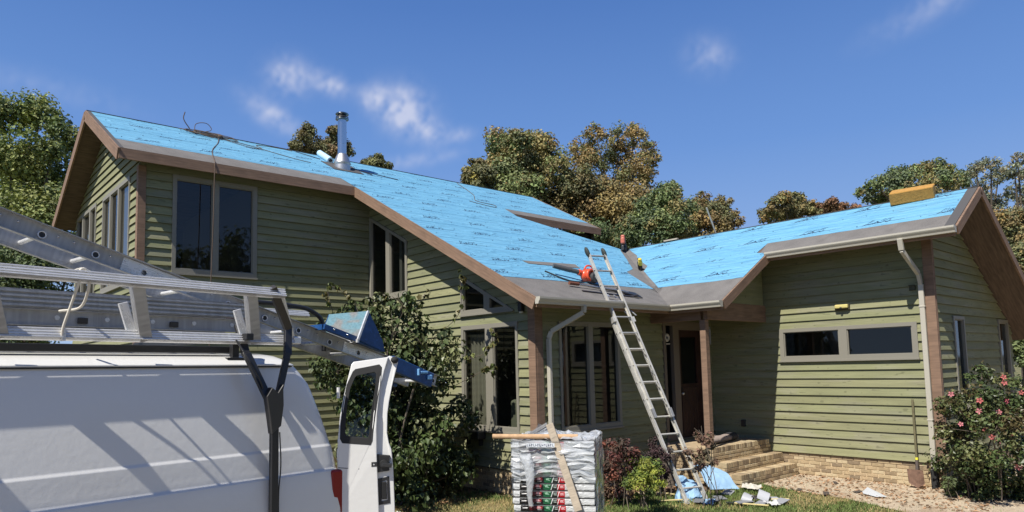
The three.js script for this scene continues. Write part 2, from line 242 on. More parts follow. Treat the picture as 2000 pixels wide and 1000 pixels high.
// ---- roof
const roof = part('roof', house);
function slab(name, P, yf, th, m, parent, off = 0) {              // plan polygon (x, z) laid on a slope
  P = ccw(P); const b = new Geo(), tri = THREE.ShapeUtils.triangulateShape(P.map((p) => new THREE.Vector2(...p)), []);
  const t = (p, d) => [p[0], yf(p[0], p[1]) + d, p[1]], uv = (p) => [p[0], p[1]];
  for (const [i, j, k] of tri) { b.tri(t(P[i], off), t(P[k], off), t(P[j], off), uv(P[i]), uv(P[k]), uv(P[j])); if (th) b.tri(t(P[i], off - th), t(P[j], off - th), t(P[k], off - th), uv(P[i]), uv(P[j]), uv(P[k])); }
  if (th) P.forEach((p, i) => { const q = P[(i + 1) % P.length]; b.quad(t(p, off), t(q, off), t(q, off - th), t(p, off - th), [0, 0], [1, 0], [1, 0.1], [0, 0.1]); });
  return mesh(name, b.geo(), m, parent);
}
const fM = (x, z) => yM(z), fW = (x) => yW(x);
const planMain = [[2.96, RZ], [2.96, -14.12], [7.79, -14.12], [7.79, -8.23], [11.39, -8.23], [14.64, -11.952], [12.5, -13.95], [12.6, -14.12], [16.2, -14.12], [16.35, RZ]];
const planWing = [[11.39, -8.23], [11.39, -7.03], [13.14, -7.03], [13.14, -3.69], [RX, -3.69], [RX, -11.952]];
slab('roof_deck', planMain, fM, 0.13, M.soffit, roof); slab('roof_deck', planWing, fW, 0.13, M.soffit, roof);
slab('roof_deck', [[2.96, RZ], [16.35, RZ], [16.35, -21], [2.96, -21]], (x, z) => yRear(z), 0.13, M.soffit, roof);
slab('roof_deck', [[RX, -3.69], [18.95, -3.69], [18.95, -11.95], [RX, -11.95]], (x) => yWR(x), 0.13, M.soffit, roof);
// printed underlayment, one roll width after another up the slope
const printTex = (() => {
  const W = 1024, H = 664, c = document.createElement('canvas'); c.width = W; c.height = H; const g = c.getContext('2d'), R = rng(5);
  g.fillStyle = 'rgb(102,160,190)'; g.fillRect(0, 0, W, H);
  for (let i = 0; i < 2600; i++) { const y = R() * H, x = R() * W, l = 20 + R() * 160; g.strokeStyle = R() < 0.5 ? `rgba(52,120,170,${0.05 + R() * 0.14})` : `rgba(132,190,218,${0.05 + R() * 0.15})`; g.lineWidth = 0.6 + R() * 2; g.beginPath(); g.moveTo(x, y); g.lineTo(x + l, y + (R() - 0.5) * 5); g.stroke(); }
  for (let i = 0; i < 190; i++) { const y = R() * H, x = R() * W, l = 90 + R() * 330, c = (R() - 0.5) * 22; g.strokeStyle = R() < 0.45 ? `rgba(40,96,146,${0.07 + R() * 0.16})` : `rgba(160,206,228,${0.07 + R() * 0.17})`; g.lineWidth = 2 + R() * 8; for (const o of [0, -W]) { g.beginPath(); g.moveTo(x + o, y); g.quadraticCurveTo(x + o + l / 2, y + c, x + o + l, y + c * 0.4); g.stroke(); } }
  for (let i = 0; i < 80; i++) { const y = R() * H, x = R() * W, l = 30 + R() * 130; g.strokeStyle = `rgba(26,54,88,${0.2 + R() * 0.35})`; g.lineWidth = 1 + R() * 1.6; g.beginPath(); g.moveTo(x, y); g.quadraticCurveTo(x + l / 2, y + (R() - 0.5) * 14, x + l, y + (R() - 0.5) * 10); g.stroke(); }
  const mark = (x, y) => {                                        // worn print: a slanted word over a jagged swoosh
    g.strokeStyle = 'rgba(20,38,62,0.78)'; g.lineCap = 'round'; g.lineJoin = 'round';
    for (let i = 0; i < 9; i++) { if (R() < 0.25) continue; const px = x + 60 + i * 19 + R() * 6, h = 22 + R() * 26, py = y - 8 - i * 1.5; g.lineWidth = 4 + R() * 4; g.beginPath(); g.moveTo(px, py); g.lineTo(px + h * 0.5, py - h); if (R() < 0.5) g.lineTo(px + h * 0.5 + 10, py - h + 5); g.stroke(); }
    g.lineWidth = 11; g.beginPath(); g.moveTo(x + 40, y + 34); for (let i = 1; i <= 9; i++) g.lineTo(x + 40 + i * 21, y + 16 + (i % 2 ? -1 : 1) * (4 + R() * 13) - i); g.stroke();
    g.lineWidth = 5; g.beginPath(); g.moveTo(x - 10, y + 44); g.quadraticCurveTo(x + 60, y + 26, x + 110, y + 34); g.stroke(); g.beginPath(); g.moveTo(x + 200, y + 6); g.quadraticCurveTo(x + 260, y + 22, x + 330, y + 6); g.stroke();
    g.lineWidth = 10; g.beginPath(); g.moveTo(x + 108, y + 20); g.lineTo(x + 132, y - 22); g.lineTo(x + 146, y + 20); g.stroke();
    g.lineWidth = 2; for (let i = 0; i < 8; i++) { g.beginPath(); g.moveTo(x + 30 + i * 30, y + 58 + R() * 6); g.lineTo(x + 48 + i * 30, y + 56 + R() * 6); g.stroke(); }
  };
  for (const [x, y] of [[60, 150], [572, 158], [316, 470], [828, 478]]) { mark(x, y); if (x > 700) mark(x - W, y); }
  const t = new THREE.CanvasTexture(c); t.colorSpace = THREE.SRGBColorSpace; t.wrapS = t.wrapT = THREE.RepeatWrapping; t.repeat.set(1 / 2.5, 1 / 1.62); return t;
})();
const wrinkle = tex(1024, 1024, (u, v) => { const w = fbm(u * 6, v * 40, 4, 3, 6, 40), s = Math.abs(fbm(u * 5, v * 22, 4, 15, 5, 22) - 0.5) * 2; return clamp(0.25 + 0.45 * w + 0.6 * Math.pow(1 - s, 9)); }, { srgb: false, rep: [0.28, 0.28] });
M.blue = new THREE.MeshStandardMaterial({ map: printTex, bumpMap: wrinkle, bumpScale: 0.034, roughness: 0.62 });
M.starter = new THREE.MeshStandardMaterial({ map: tint([0.15, 0.14, 0.132], (u, v) => 0.55 * vnoise(u * 256, v * 256, 7, 256, 256) + 0.45 * fbm(u * 6, v * 6, 4, 4, 6, 6), 0.45, 512, 512, [0.8, 0.8]), roughness: 0.95 });
M.darkStrip = std(0.075, 0.072, 0.072, { roughness: 0.85 });
function sheets(P, yf, axis, lo, hi, step, sec, flip) {            // bands of underlayment along the eave
  for (let k = 0, e = lo; (hi - lo) * (hi - e) > 1e-3; k++, e += step) {
    const a = e, b = Math.abs(hi - e) < Math.abs(step) * 1.05 ? hi : e + step, mn = Math.min(a, b), mx = Math.max(a, b), A = axis === 1 ? [0, 1] : [1, 0];
    let Q = clipHalf(clipHalf(P, -A[0], -A[1], -mn), A[0], A[1], mx); if (Q.length < 3 || Math.abs(area2(Q)) < 0.02) continue;
    Q = ccw(Q).filter((p, i, s) => { const q = s[(i + 1) % s.length]; return Math.hypot(p[0] - q[0], p[1] - q[1]) > 1e-4; });
    const n = [], wob = (p) => { const o = [p[0], p[1]]; if (Math.abs(p[axis] - a) < 1e-6) o[axis] += Math.sign(step) * (-0.03 + 0.045 * (vnoise(p[1 - axis] * 1.3 + k * 9, k, 3) - 0.3)); return o; };
    for (let i = 0; i < Q.length; i++) { const p = Q[i], q = Q[(i + 1) % Q.length], m = Math.max(1, Math.round(Math.hypot(p[0] - q[0], p[1] - q[1]) / 0.35)); for (let j = 0; j < m; j++) n.push(wob([lerp(p[0], q[0], j / m), lerp(p[1], q[1], j / m)])); }
    const tri = THREE.ShapeUtils.triangulateShape(n.map((p) => new THREE.Vector2(...p)), []), g = new Geo(), ou = R1() * 2.5, ov = R1() * 0.3;
    const T3 = (p) => [p[0], yf(p[0], p[1]) + 0.007 + 0.005 * (1 - clamp(Math.abs(p[axis] - a) / Math.abs(step))), p[1]], U = (p) => [flip * p[1 - axis] + ou, Math.abs(p[axis] - lo) * sec + ov];
    for (const [i, j, l] of tri) { const s = (n[j][0] - n[i][0]) * (n[l][1] - n[i][1]) - (n[l][0] - n[i][0]) * (n[j][1] - n[i][1]) > 0 ? [i, l, j] : [i, j, l]; g.tri(T3(n[s[0]]), T3(n[s[1]]), T3(n[s[2]]), U(n[s[0]]), U(n[s[1]]), U(n[s[2]])); }
    n.forEach((p, i) => { const q = n[(i + 1) % n.length], d = (w) => { const v = T3(w); return [v[0], v[1] - 0.006, v[2]]; }; g.quad(T3(p), T3(q), d(q), d(p), U(p), U(q), U(q), U(p)); });
    mesh('underlayment_sheet', g.geo(), M.blue, roof);
  }
}
const blueMain = [[3.0, -17.22], [3.0, -14.85], [7.81, -14.85], [7.81, -9.05], [12.07, -9.08], [12.39, -10.05], [12.98, -10.34], [13.81, -11.22], [14.39, -11.85], [14.55, -11.97], [12.55, -13.88], [12.72, -14.6], [16.22, -14.6], [16.33, -17.22]];
sheets(blueMain, fM, 1, -9.05, -17.22, -0.98, 1.126, 1);
sheets([[12.2, -9.05], [12.82, -9.78], [13.12, -10.12], [13.38, -10.21], [13.75, -10.72], [14.09, -11.06], [14.5, -11.6], [14.62, -11.74], [14.62, -3.8], [13.6, -3.8], [13.6, -7.26], [13.2, -7.3], [13.12, -7.05], [12.2, -7.05]], fW, 0, 12.2, 14.62, 0.9, 1.162, 1);
for (const [P, f] of [[[[7.81, -9.15], [7.81, -8.235], [11.39, -8.235], [12.2, -9.15]], fM], [[[2.98, -14.95], [2.98, -14.125], [7.77, -14.125], [7.79, -14.95]], fM], [[[12.62, -14.7], [12.66, -14.125], [16.18, -14.125], [16.2, -14.7]], fM], [[[11.395, -8.235], [11.395, -7.05], [12.3, -7.05], [12.3, -9.27]], fW], [[[13.16, -7.2], [13.145, -3.71], [13.7, -3.71], [13.7, -7.3]], fW],
  [[[11.9, -8.82], [12.15, -9.7], [12.2, -10.2], [12.9, -10.6], [13.7, -11.35], [14.3, -11.9], [14.62, -11.94]], fM], [[[11.9, -8.82], [12.35, -9.0], [13, -9.75], [13.3, -9.98], [13.55, -10.1], [14.2, -10.9], [14.6, -11.3], [14.62, -11.93]], fW]]) slab('starter_strip', P, f, 0.003, M.starter, roof, 0.0042);
slab('starter_strip', [[9.17, -10.02], [9.2, -9.88], [10.72, -9.93], [10.82, -10.16]], fM, 0.004, M.starter, roof, 0.018);
slab('rake_strip', [[13.15, -3.7], [13.15, -3.86], [14.6, -3.86], [14.6, -3.7]], fW, 0.004, M.darkStrip, roof, 0.016);
slab('rake_strip', [[2.965, -17.23], [2.965, -14.13], [3.04, -14.13], [3.04, -17.23]], fM, 0.004, M.darkStrip, roof, 0.013);
mesh('ridge_cap', [beam(V3(2.96, RY + 0.012, RZ), V3(16.3, RY + 0.012, RZ), 0.05, 0.012), beam(V3(RX, yW(RX) + 0.01, -3.7), V3(RX, yW(RX) + 0.01, -11.9), 0.05, 0.012)], M.darkStrip, roof);
// fascia and rake boards
const fas = (a, b, h, label, dx = 0, dz = 0) => mesh('fascia_board', beam(V3(a[0] + dx, a[1] - h / 2 + 0.002, a[2] + dz), V3(b[0] + dx, b[1] - h / 2 + 0.002, b[2] + dz), 0.035, h), M.brown, roof, label);
fas([2.96, RY, RZ], [2.96, yM(-14.1), -14.1], 0.22, undefined, -0.018); fas([2.96, RY, RZ], [2.96, yRear(-21), -21], 0.22, undefined, -0.018);
fas([2.95, yM(-14.12), -14.12], [7.77, yM(-14.12), -14.12], 0.2, undefined, 0, 0.018); fas([7.79, yM(-14.14), -14.14], [7.79, yM(-8.22), -8.22], 0.21, 'long brown rake board', -0.018);
fas([12.6, yM(-14.12), -14.12], [16.2, yM(-14.12), -14.12], 0.2, undefined, 0, 0.018); fas([13.14, yW(13.14), -3.69], [RX, yW(RX), -3.69], 0.155, undefined, 0, 0.018); fas([RX, yW(RX), -3.69], [18.95, yWR(18.95), -3.69], 0.155, undefined, 0, 0.018);
fas([11.39, yW(11.39), -7.03], [13.14, yW(13.14), -7.03], 0.17, undefined, 0, 0.018); fas([7.8, yM(-8.23), -8.23], [11.39, yM(-8.23), -8.23], 0.17, undefined, 0, 0.017); fas([11.39, yW(11.39), -8.2], [11.39, yW(11.39), -7.03], 0.17, undefined, -0.017); fas([13.14, yW(13.14), -7.01], [13.14, yW(13.14), -3.69], 0.17, undefined, -0.017);
fas([16.3, RY, RZ], [16.2, yM(-14.12), -14.12], 0.22, undefined, 0.018);
// gutters: (out, up) profile run along the eave
const gp = [[0, 0], [0, -0.115], [0.075, -0.115], [0.084, -0.085], [0.108, -0.05], [0.118, -0.03], [0.118, 0], [0.1, 0], [0.1, -0.007], [0.111, -0.007], [0.111, -0.028], [0.1, -0.046], [0.077, -0.083], [0.07, -0.108], [0.007, -0.108], [0.007, 0]];
function gutter(a, b, out, label) {
  if (new THREE.Vector3().crossVectors(V3(...out), V3(0, 1, 0)).dot(b.clone().sub(a)) < 0) [a, b] = [b, a];
  const d = b.clone().sub(a), L = d.length(), o = V3(...out), g = extr(gp, L), caps = [extr(gp.slice(0, 7), 0.006).translate(0, 0, -0.003), extr(gp.slice(0, 7), 0.006).translate(0, 0, L - 0.003)];
  const z = d.normalize(), Mx = new THREE.Matrix4().makeBasis(o, V3(0, 1, 0), z).setPosition(a); const w = mesh('gutter', [g, ...caps].map((k) => k.applyMatrix4(Mx)), M.gutter, house, label); return w;
}
gutter(V3(7.76, yM(-8.23) - 0.005, -8.195), V3(11.47, yM(-8.23) - 0.005, -8.195), [0, 0, 1], 'gutter behind the ladder'); gutter(V3(11.355, yW(11.39) - 0.005, -8.3), V3(11.355, yW(11.39) - 0.005, -7.0), [-1, 0, 0], 'short gutter over the porch'); gutter(V3(13.105, yW(13.14) - 0.005, -7.03), V3(13.105, yW(13.14) - 0.005, -3.67), [-1, 0, 0], 'gutter of the right wing');
function downspout(pts, label, sleeve) { const g = part('downspout', house, label); const l = pts.slice(1).map((p, i) => beam(pts[i], p, 0.062, 0.085, Math.abs(p.clone().sub(pts[i]).normalize().y) > 0.95 ? V3(0, 0, 1) : V3(0, 1, 0), 0.01)); mesh('pipe', l, M.gutter, g); if (sleeve) mesh('sleeve', beam(sleeve[0], sleeve[1], 0.08, 0.11, V3(0, 0, 1), 0.01), M.rubber, g); for (const y of [1.2, 3.2]) { const p = pts[pts.length - 1]; if (y < pts[2].y) mesh('strap', rb(0.075, 0.03, 0.1, p.x, y, p.z), M.gutter, g); } }
downspout([V3(13.03, 4.36, -4.52), V3(13.08, 4.16, -4.52), V3(13.62, 3.78, -4.46), V3(13.7, 3.6, -4.46), V3(13.7, 0.3, -4.46)], 'cream downspout at the corner behind the shovel', [V3(13.7, 0.34, -4.46), V3(13.7, 0.02, -4.46)]);
downspout([V3(8.86, 3.32, -8.14), V3(8.86, 3.2, -8.16), V3(8.63, 2.9, -8.72), V3(8.6, 2.78, -8.76), V3(8.6, 0.6, -8.76)], 'cream downspout beside the window');
// porch: post, beams, ceiling, panel above
mesh('porch_post', rb(0.12, 2.42, 0.125, 11.635, 1.9, -7.6, 0.006), M.brown, house);
mesh('porch_beam', [rb(2.2, 0.35, 0.09, 12.68, 3.285, -7.53, 0.005), rb(0.09, 0.3, 1.2, 11.63, 3.26, -8.24, 0.005)], M.brown, house);
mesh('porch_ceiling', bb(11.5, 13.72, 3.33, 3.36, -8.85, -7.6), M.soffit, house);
mesh('porch_gable', extr([[11.62, 3.43], [13.7, 3.43], [13.7, yW(13.7) - 0.14], [11.62, yW(11.62) - 0.14]], 0.03).translate(0, 0, -7.52), M.siding, house);
// front door and side light
const woodRed = new THREE.MeshStandardMaterial({ map: tint([0.035, 0.014, 0.01], (u, v) => 0.6 * fbm(u * 30, v * 4, 4, 3, 30, 4) + 0.4 * fbm(u * 6, v * 6, 3, 9, 6, 6), 0.6, 256, 256, [2, 1]), roughness: 0.5 });
const trimD = std(0.16, 0.13, 0.1), door = part('front_door', house, 'dark reddish wood door with a glass upper half');
mesh('door_frame', extr(rect(11.97, 13.53, 0.7, 3.17), 0.09, [rect(12.05, 12.3, 0.85, 3.09), rect(12.5, 13.4, 0.72, 3.0)]).translate(0, 0, -8.89), trimD, door);
mesh('door_panel', extr(rect(12.5, 13.4, 0.72, 3.0), 0.05, [rect(12.66, 13.24, 1.85, 2.85)]).translate(0, 0, -8.93), woodRed, door); mesh('door_glass', flat(FD, rect(12.65, 13.25, 1.84, 2.86), -0.06), M.glass, door);
for (let i = 0; i < 7; i++) mesh('door_plank', rb(0.09, 0.95, 0.02, 12.68 + i * 0.09, 1.3, -8.872, 0.008), woodRed, door);
mesh('door_handle', [cyl(0.012, V3(12.57, 1.65, -8.88), V3(12.57, 1.65, -8.81)), new THREE.SphereGeometry(0.032, 12, 8).translate(12.57, 1.65, -8.8)], M.steelDull, door);
mesh('side_light', flat(FD, rect(12.04, 12.31, 0.84, 3.1), -0.03), M.glass, door);
// brick footing of the walls
const brickCols = [[0.43, 0.335, 0.2], [0.4, 0.3, 0.18], [0.35, 0.265, 0.155], [0.29, 0.215, 0.13], [0.47, 0.38, 0.24], [0.24, 0.18, 0.115], [0.41, 0.31, 0.185]];
const brickBump = tex(256, 256, (u, v) => fbm(u * 24, v * 24, 4, 51, 24, 24), { srgb: false, rep: [3, 3] });
const brickM = brickCols.map((c, i) => new THREE.MeshStandardMaterial({ map: tint(c, (u, v) => 0.6 * fbm(u * 8, v * 8, 4, 31 + i, 8, 8) + 0.4 * vnoise(u * 90, v * 90, i, 90, 90), 0.4, 128, 128, [3, 3]), bumpMap: brickBump, bumpScale: 0.002, roughness: 0.92 }));
M.mortar = new THREE.MeshStandardMaterial({ map: tint([0.52, 0.4, 0.25], (u, v) => fbm(u * 30, v * 30, 4, 9, 30, 30), 0.3, 256, 256, [2, 2]), roughness: 0.95 });
const brickG = [0, 1, 2, 3].map((i) => rb(0.205 - 0.004 * i, 0.057 + 0.002 * (i % 2), 0.05, 0, 0, 0, 0.006)), halfG = rb(0.098, 0.058, 0.05, 0, 0, 0, 0.006), lockG = [0, 1].map((i) => rb(0.062 + 0.003 * i, 0.098, 0.2, 0, 0, 0, 0.007));
const RB = rng(77);
function footing(F, t0, t1, y0, y1, label) {
  const f = mesh('footing', bx(t1 - t0, y1 - y0, 0.1, (t0 + t1) / 2, (y0 + y1) / 2, -0.062).applyMatrix4(F), M.mortar, house, label);
  for (let r = 0, y = y1 - 0.036; y > y0 - 0.02; r++, y -= 0.0677) for (let t = t0 - (r % 2) * 0.108; t < t1; t += 0.2165) {
    let a = Math.max(t, t0), b = Math.min(t + 0.206, t1); if (b - a < 0.06) continue; const full = b - a > 0.2;
    const o = mesh('brick', full ? brickG[RB() * 4 | 0] : b - a > 0.15 ? brickG[3] : halfG, brickM[RB() * 7 | 0], f); o.scale.x = full ? 1 : (b - a) / (b - a > 0.15 ? 0.193 : 0.098);
    o.applyMatrix4(new THREE.Matrix4().makeTranslation((a + b) / 2, y + (RB() - 0.5) * 0.003, -0.03 + RB() * 0.004)); o.applyMatrix4(F);
  }
}
footing(FA, -7.6, -4.3, 0.0, 0.43, 'tan brick footing under the right wing'); mesh('footing', bb(13.8, 13.9, 0, 0.445, -8.85, -7.6), M.mortar, house); footing(FC, -10.6, -8.86, 0, 0.44, 'brick footing behind the shingle stack'); footing(FD, 8.36, 11.55, 0, 0.42, 'brick footing behind the shrubs');
mesh('footing', [bb(8.4, 8.5, 0, 0.45, -14.5, -10.62), bb(3.42, 8.4, 0, 0.45, -14.62, -14.52), bb(3.42, 3.52, 0, 2.1, -20.6, -14.5), bb(13.85, 18.5, 0, 0.44, -4.44, -4.33)], M.mortar, house);

// ---------------------------------------------------------------- brick steps of the porch
const steps = thing('brick_steps', 'three tan brick steps up to the porch beside the sunlit wall', 'steps');
const tiers = [[-6.95, 0.245, -7.24, 0], [-7.24, 0.435, -7.52, 0.16], [-7.52, 0.69, -8.83, 0.35]];
for (const [z, y, zb, yl] of tiers) {
  const core = mesh('step', bb(11.62, 13.73, 0, y - 0.02, Math.max(zb - 0.3, -8.83), z - 0.02), M.mortar, steps);
  for (let x = 11.635, i = 0; x < 13.71; x += 0.0722, i++) { const o = mesh('brick', lockG[i % 2], brickM[RB() * 7 | 0], core); o.position.set(x, y - 0.049 + (RB() - 0.5) * 0.004, z - 0.1 + (RB() - 0.5) * 0.006); }
  for (let r = 0, yy = y - 0.134; yy > 0.01; r++, yy -= 0.0677) {
    if (yy > yl + 0.01) for (let x = 11.6 - (r % 2) * 0.108; x < 13.7; x += 0.2165) { const a = Math.max(x, 11.6), b = Math.min(x + 0.206, 13.73); if (b - a < 0.05) continue; const o = mesh('brick', brickG[RB() * 4 | 0], brickM[RB() * 7 | 0], core); o.scale.x = (b - a) / 0.2; o.position.set((a + b) / 2, yy, z - 0.022 + RB() * 0.004); }
    for (let q = z - 0.11 - (r % 2) * 0.1; q > (zb < -8 ? -8.8 : zb - 0.1); q -= 0.2165) { const o = mesh('brick', brickG[RB() * 4 | 0], brickM[RB() * 7 | 0], core); o.rotation.y = Math.PI / 2; o.position.set(11.622 + RB() * 0.004, yy, q); }
  }
  if (zb > -8) for (let q = z - 0.3; q > zb - 0.05; q -= 0.07) { const o = mesh('brick', lockG[0], brickM[RB() * 7 | 0], core); o.rotation.y = Math.PI / 2; o.position.set(11.7, y - 0.052, q); }
}
mesh('porch_floor', bb(11.6, 13.73, 0.6, 0.672, -8.83, -7.72), new THREE.MeshStandardMaterial({ map: tint([0.42, 0.32, 0.2], (u, v) => fbm(u * 12, v * 12, 5, 2, 12, 12), 0.4, 256, 256, [0.7, 0.7]), roughness: 0.95 }), steps);

// ---------------------------------------------------------------- white van, its rack and what it carries
const VA = V3(0.98477218, -0.00849969, -0.1736419).normalize(), VN = V3(0.17364818, 0, 0.98480775), VU = new THREE.Vector3().crossVectors(VN, VA);
const vanFrame = new THREE.Matrix4().makeBasis(VA, VU, VN).setPosition(2.7328, 0, -5.2976);   // local: (rearward, up, out of the near side)
function onVan(o) { o.position.setFromMatrixPosition(vanFrame); o.quaternion.setFromRotationMatrix(vanFrame); return o; }
M.paint = new THREE.MeshPhysicalMaterial({ color: L3(0.7, 0.69, 0.66), roughness: 0.38, clearcoat: 0.7, clearcoatRoughness: 0.12, bumpMap: tex(256, 256, (u, v) => fbm(u * 16, v * 16, 3, 5, 16, 16), { srgb: false, rep: [2, 2] }), bumpScale: 0.0008 });
const van = onVan(thing('parked_van', 'white cargo van with a ladder rack and its rear door open', 'van'));
const rearS = (h) => { const t = [[0.6, 0.05], [1.2, 0.07], [1.5, 0.045], [1.65, 0.02], [1.82, -0.03], [1.99, -0.08], [2.22, -0.16], [2.36, -0.28], [2.42, -0.36], [2.47, -0.42]]; let i = 0; while (i < t.length - 2 && h > t[i + 1][0]) i++; return lerp(t[i][1], t[i + 1][1], clamp((h - t[i][0]) / (t[i + 1][0] - t[i][0]))); };
const frontS = (h) => -5.35 + (h < 1.25 ? 0 : h < 1.5 ? (h - 1.25) * 0.8 : h < 1.55 ? 0.2 + (h - 1.5) * 9 : 0.65 + (h - 1.55) * 0.85);
const prof = [[0.72, -0.06], [0.74, 0.02], [0.95, 0.045], [1.2, 0.032], [1.44, 0.008], [1.497, 0.002], [1.508, -0.004], [1.516, -0.016], [1.53, -0.019], [1.62, -0.026], [1.69, -0.032], [1.7, -0.034], [1.708, -0.042], [1.72, -0.045], [1.8, -0.056], [1.95, -0.082], [2.1, -0.108], [2.2, -0.13], [2.29, -0.15], [2.335, -0.163], [2.345, -0.166], [2.347, -0.158], [2.352, -0.152], [2.362, -0.152], [2.366, -0.166], [2.385, -0.19], [2.402, -0.215], [2.43, -0.29], [2.452, -0.45], [2.468, -0.8], [2.47, -1.02]];
const full = [...prof, ...prof.slice(0, -1).reverse().map(([h, o]) => [h, -2.04 - o])];
const cols = [0, 0.08, 0.2, 0.4, 0.6, 0.75, 0.86, 0.92, 0.95, 0.965, 0.978, 0.987, 0.994, 0.998, 1];
{
  const nv = full.length - 1, P = (i, j) => { const [h, o] = full[j], s0 = frontS(h), s1 = rearS(h), s = lerp(s0, s1, cols[i]), e = Math.max(0, s - (s1 - 0.09)) / 0.09, k = (1 - Math.sqrt(Math.max(0, 1 - e * e))) * 0.075; return [s, h, o + (o > -1.02 ? -k : k) * clamp(Math.abs(o + 1.02) / 0.5)]; };
  const g = grid(cols.length - 1, nv, (u, v) => P(Math.round(u * (cols.length - 1)), Math.round(v * nv)), (u, v, p) => [p[0], p[1] + p[2]]);
  mesh('body', g, M.paint, van);
  const n = full.length, cap = new Geo();                          // rear wall: only the far door is shut
  for (let j = Math.ceil(n / 2); j < n - 1; j++) { const a = P(cols.length - 1, j), b = P(cols.length - 1, j + 1); cap.quad(a, b, [b[0], b[1], -1.02], [a[0], a[1], -1.02]); }
  mesh('rear_door', cap.geo(), M.paint, van, 'shut right rear door');
  const fr = new Geo(); for (let j = 0; j < n / 2 - 1; j++) { const a = P(0, j), b = P(0, j + 1), c = P(0, n - 2 - j), d = P(0, n - 1 - j); fr.quad(a, b, c, d); } mesh('front_end', fr.geo(), M.paint, van);
  mesh('cargo_floor', bb(-5, 0.0, 0.76, 0.82, -1.9, -0.12), std(0.1, 0.1, 0.1), van);
  mesh('bumper', rb(0.14, 0.18, 1.9, 0.12, 0.74, -1.02, 0.03), std(0.12, 0.12, 0.125, { roughness: 0.5 }), van);
}
for (const s of [-1.35, -4.55]) for (const o of [-0.1, -1.94]) { const w = part('wheel', van); mesh('tyre', new THREE.TorusGeometry(0.26, 0.1, 12, 28).translate(s, 0.69, o), M.rubber, w); mesh('rim', new THREE.CylinderGeometry(0.19, 0.19, 0.14, 20).rotateX(Math.PI / 2).translate(s, 0.69, o), M.steelDull, w); }
const lampRed = std(0.24, 0.004, 0.008, { roughness: 0.3 });
const tl = mesh('tail_light', [rb(0.12, 0.36, 0.1, 0.0, 1.325, -0.028, 0.02)], lampRed, van); mesh('reverse_lens', rb(0.115, 0.08, 0.095, 0.005, 1.1, -0.022, 0.02), new THREE.MeshPhysicalMaterial({ color: L3(0.5, 0.42, 0.4), roughness: 0.1, clearcoat: 1 }), tl);
mesh('drip_rail', [bb(-4.2, -0.33, 2.338, 2.347, -0.162, -0.15)], M.black, van);
mesh('side_marker', rb(0.06, 0.05, 0.03, -0.2, 1.05, 0.0, 0.01), lampRed, van);
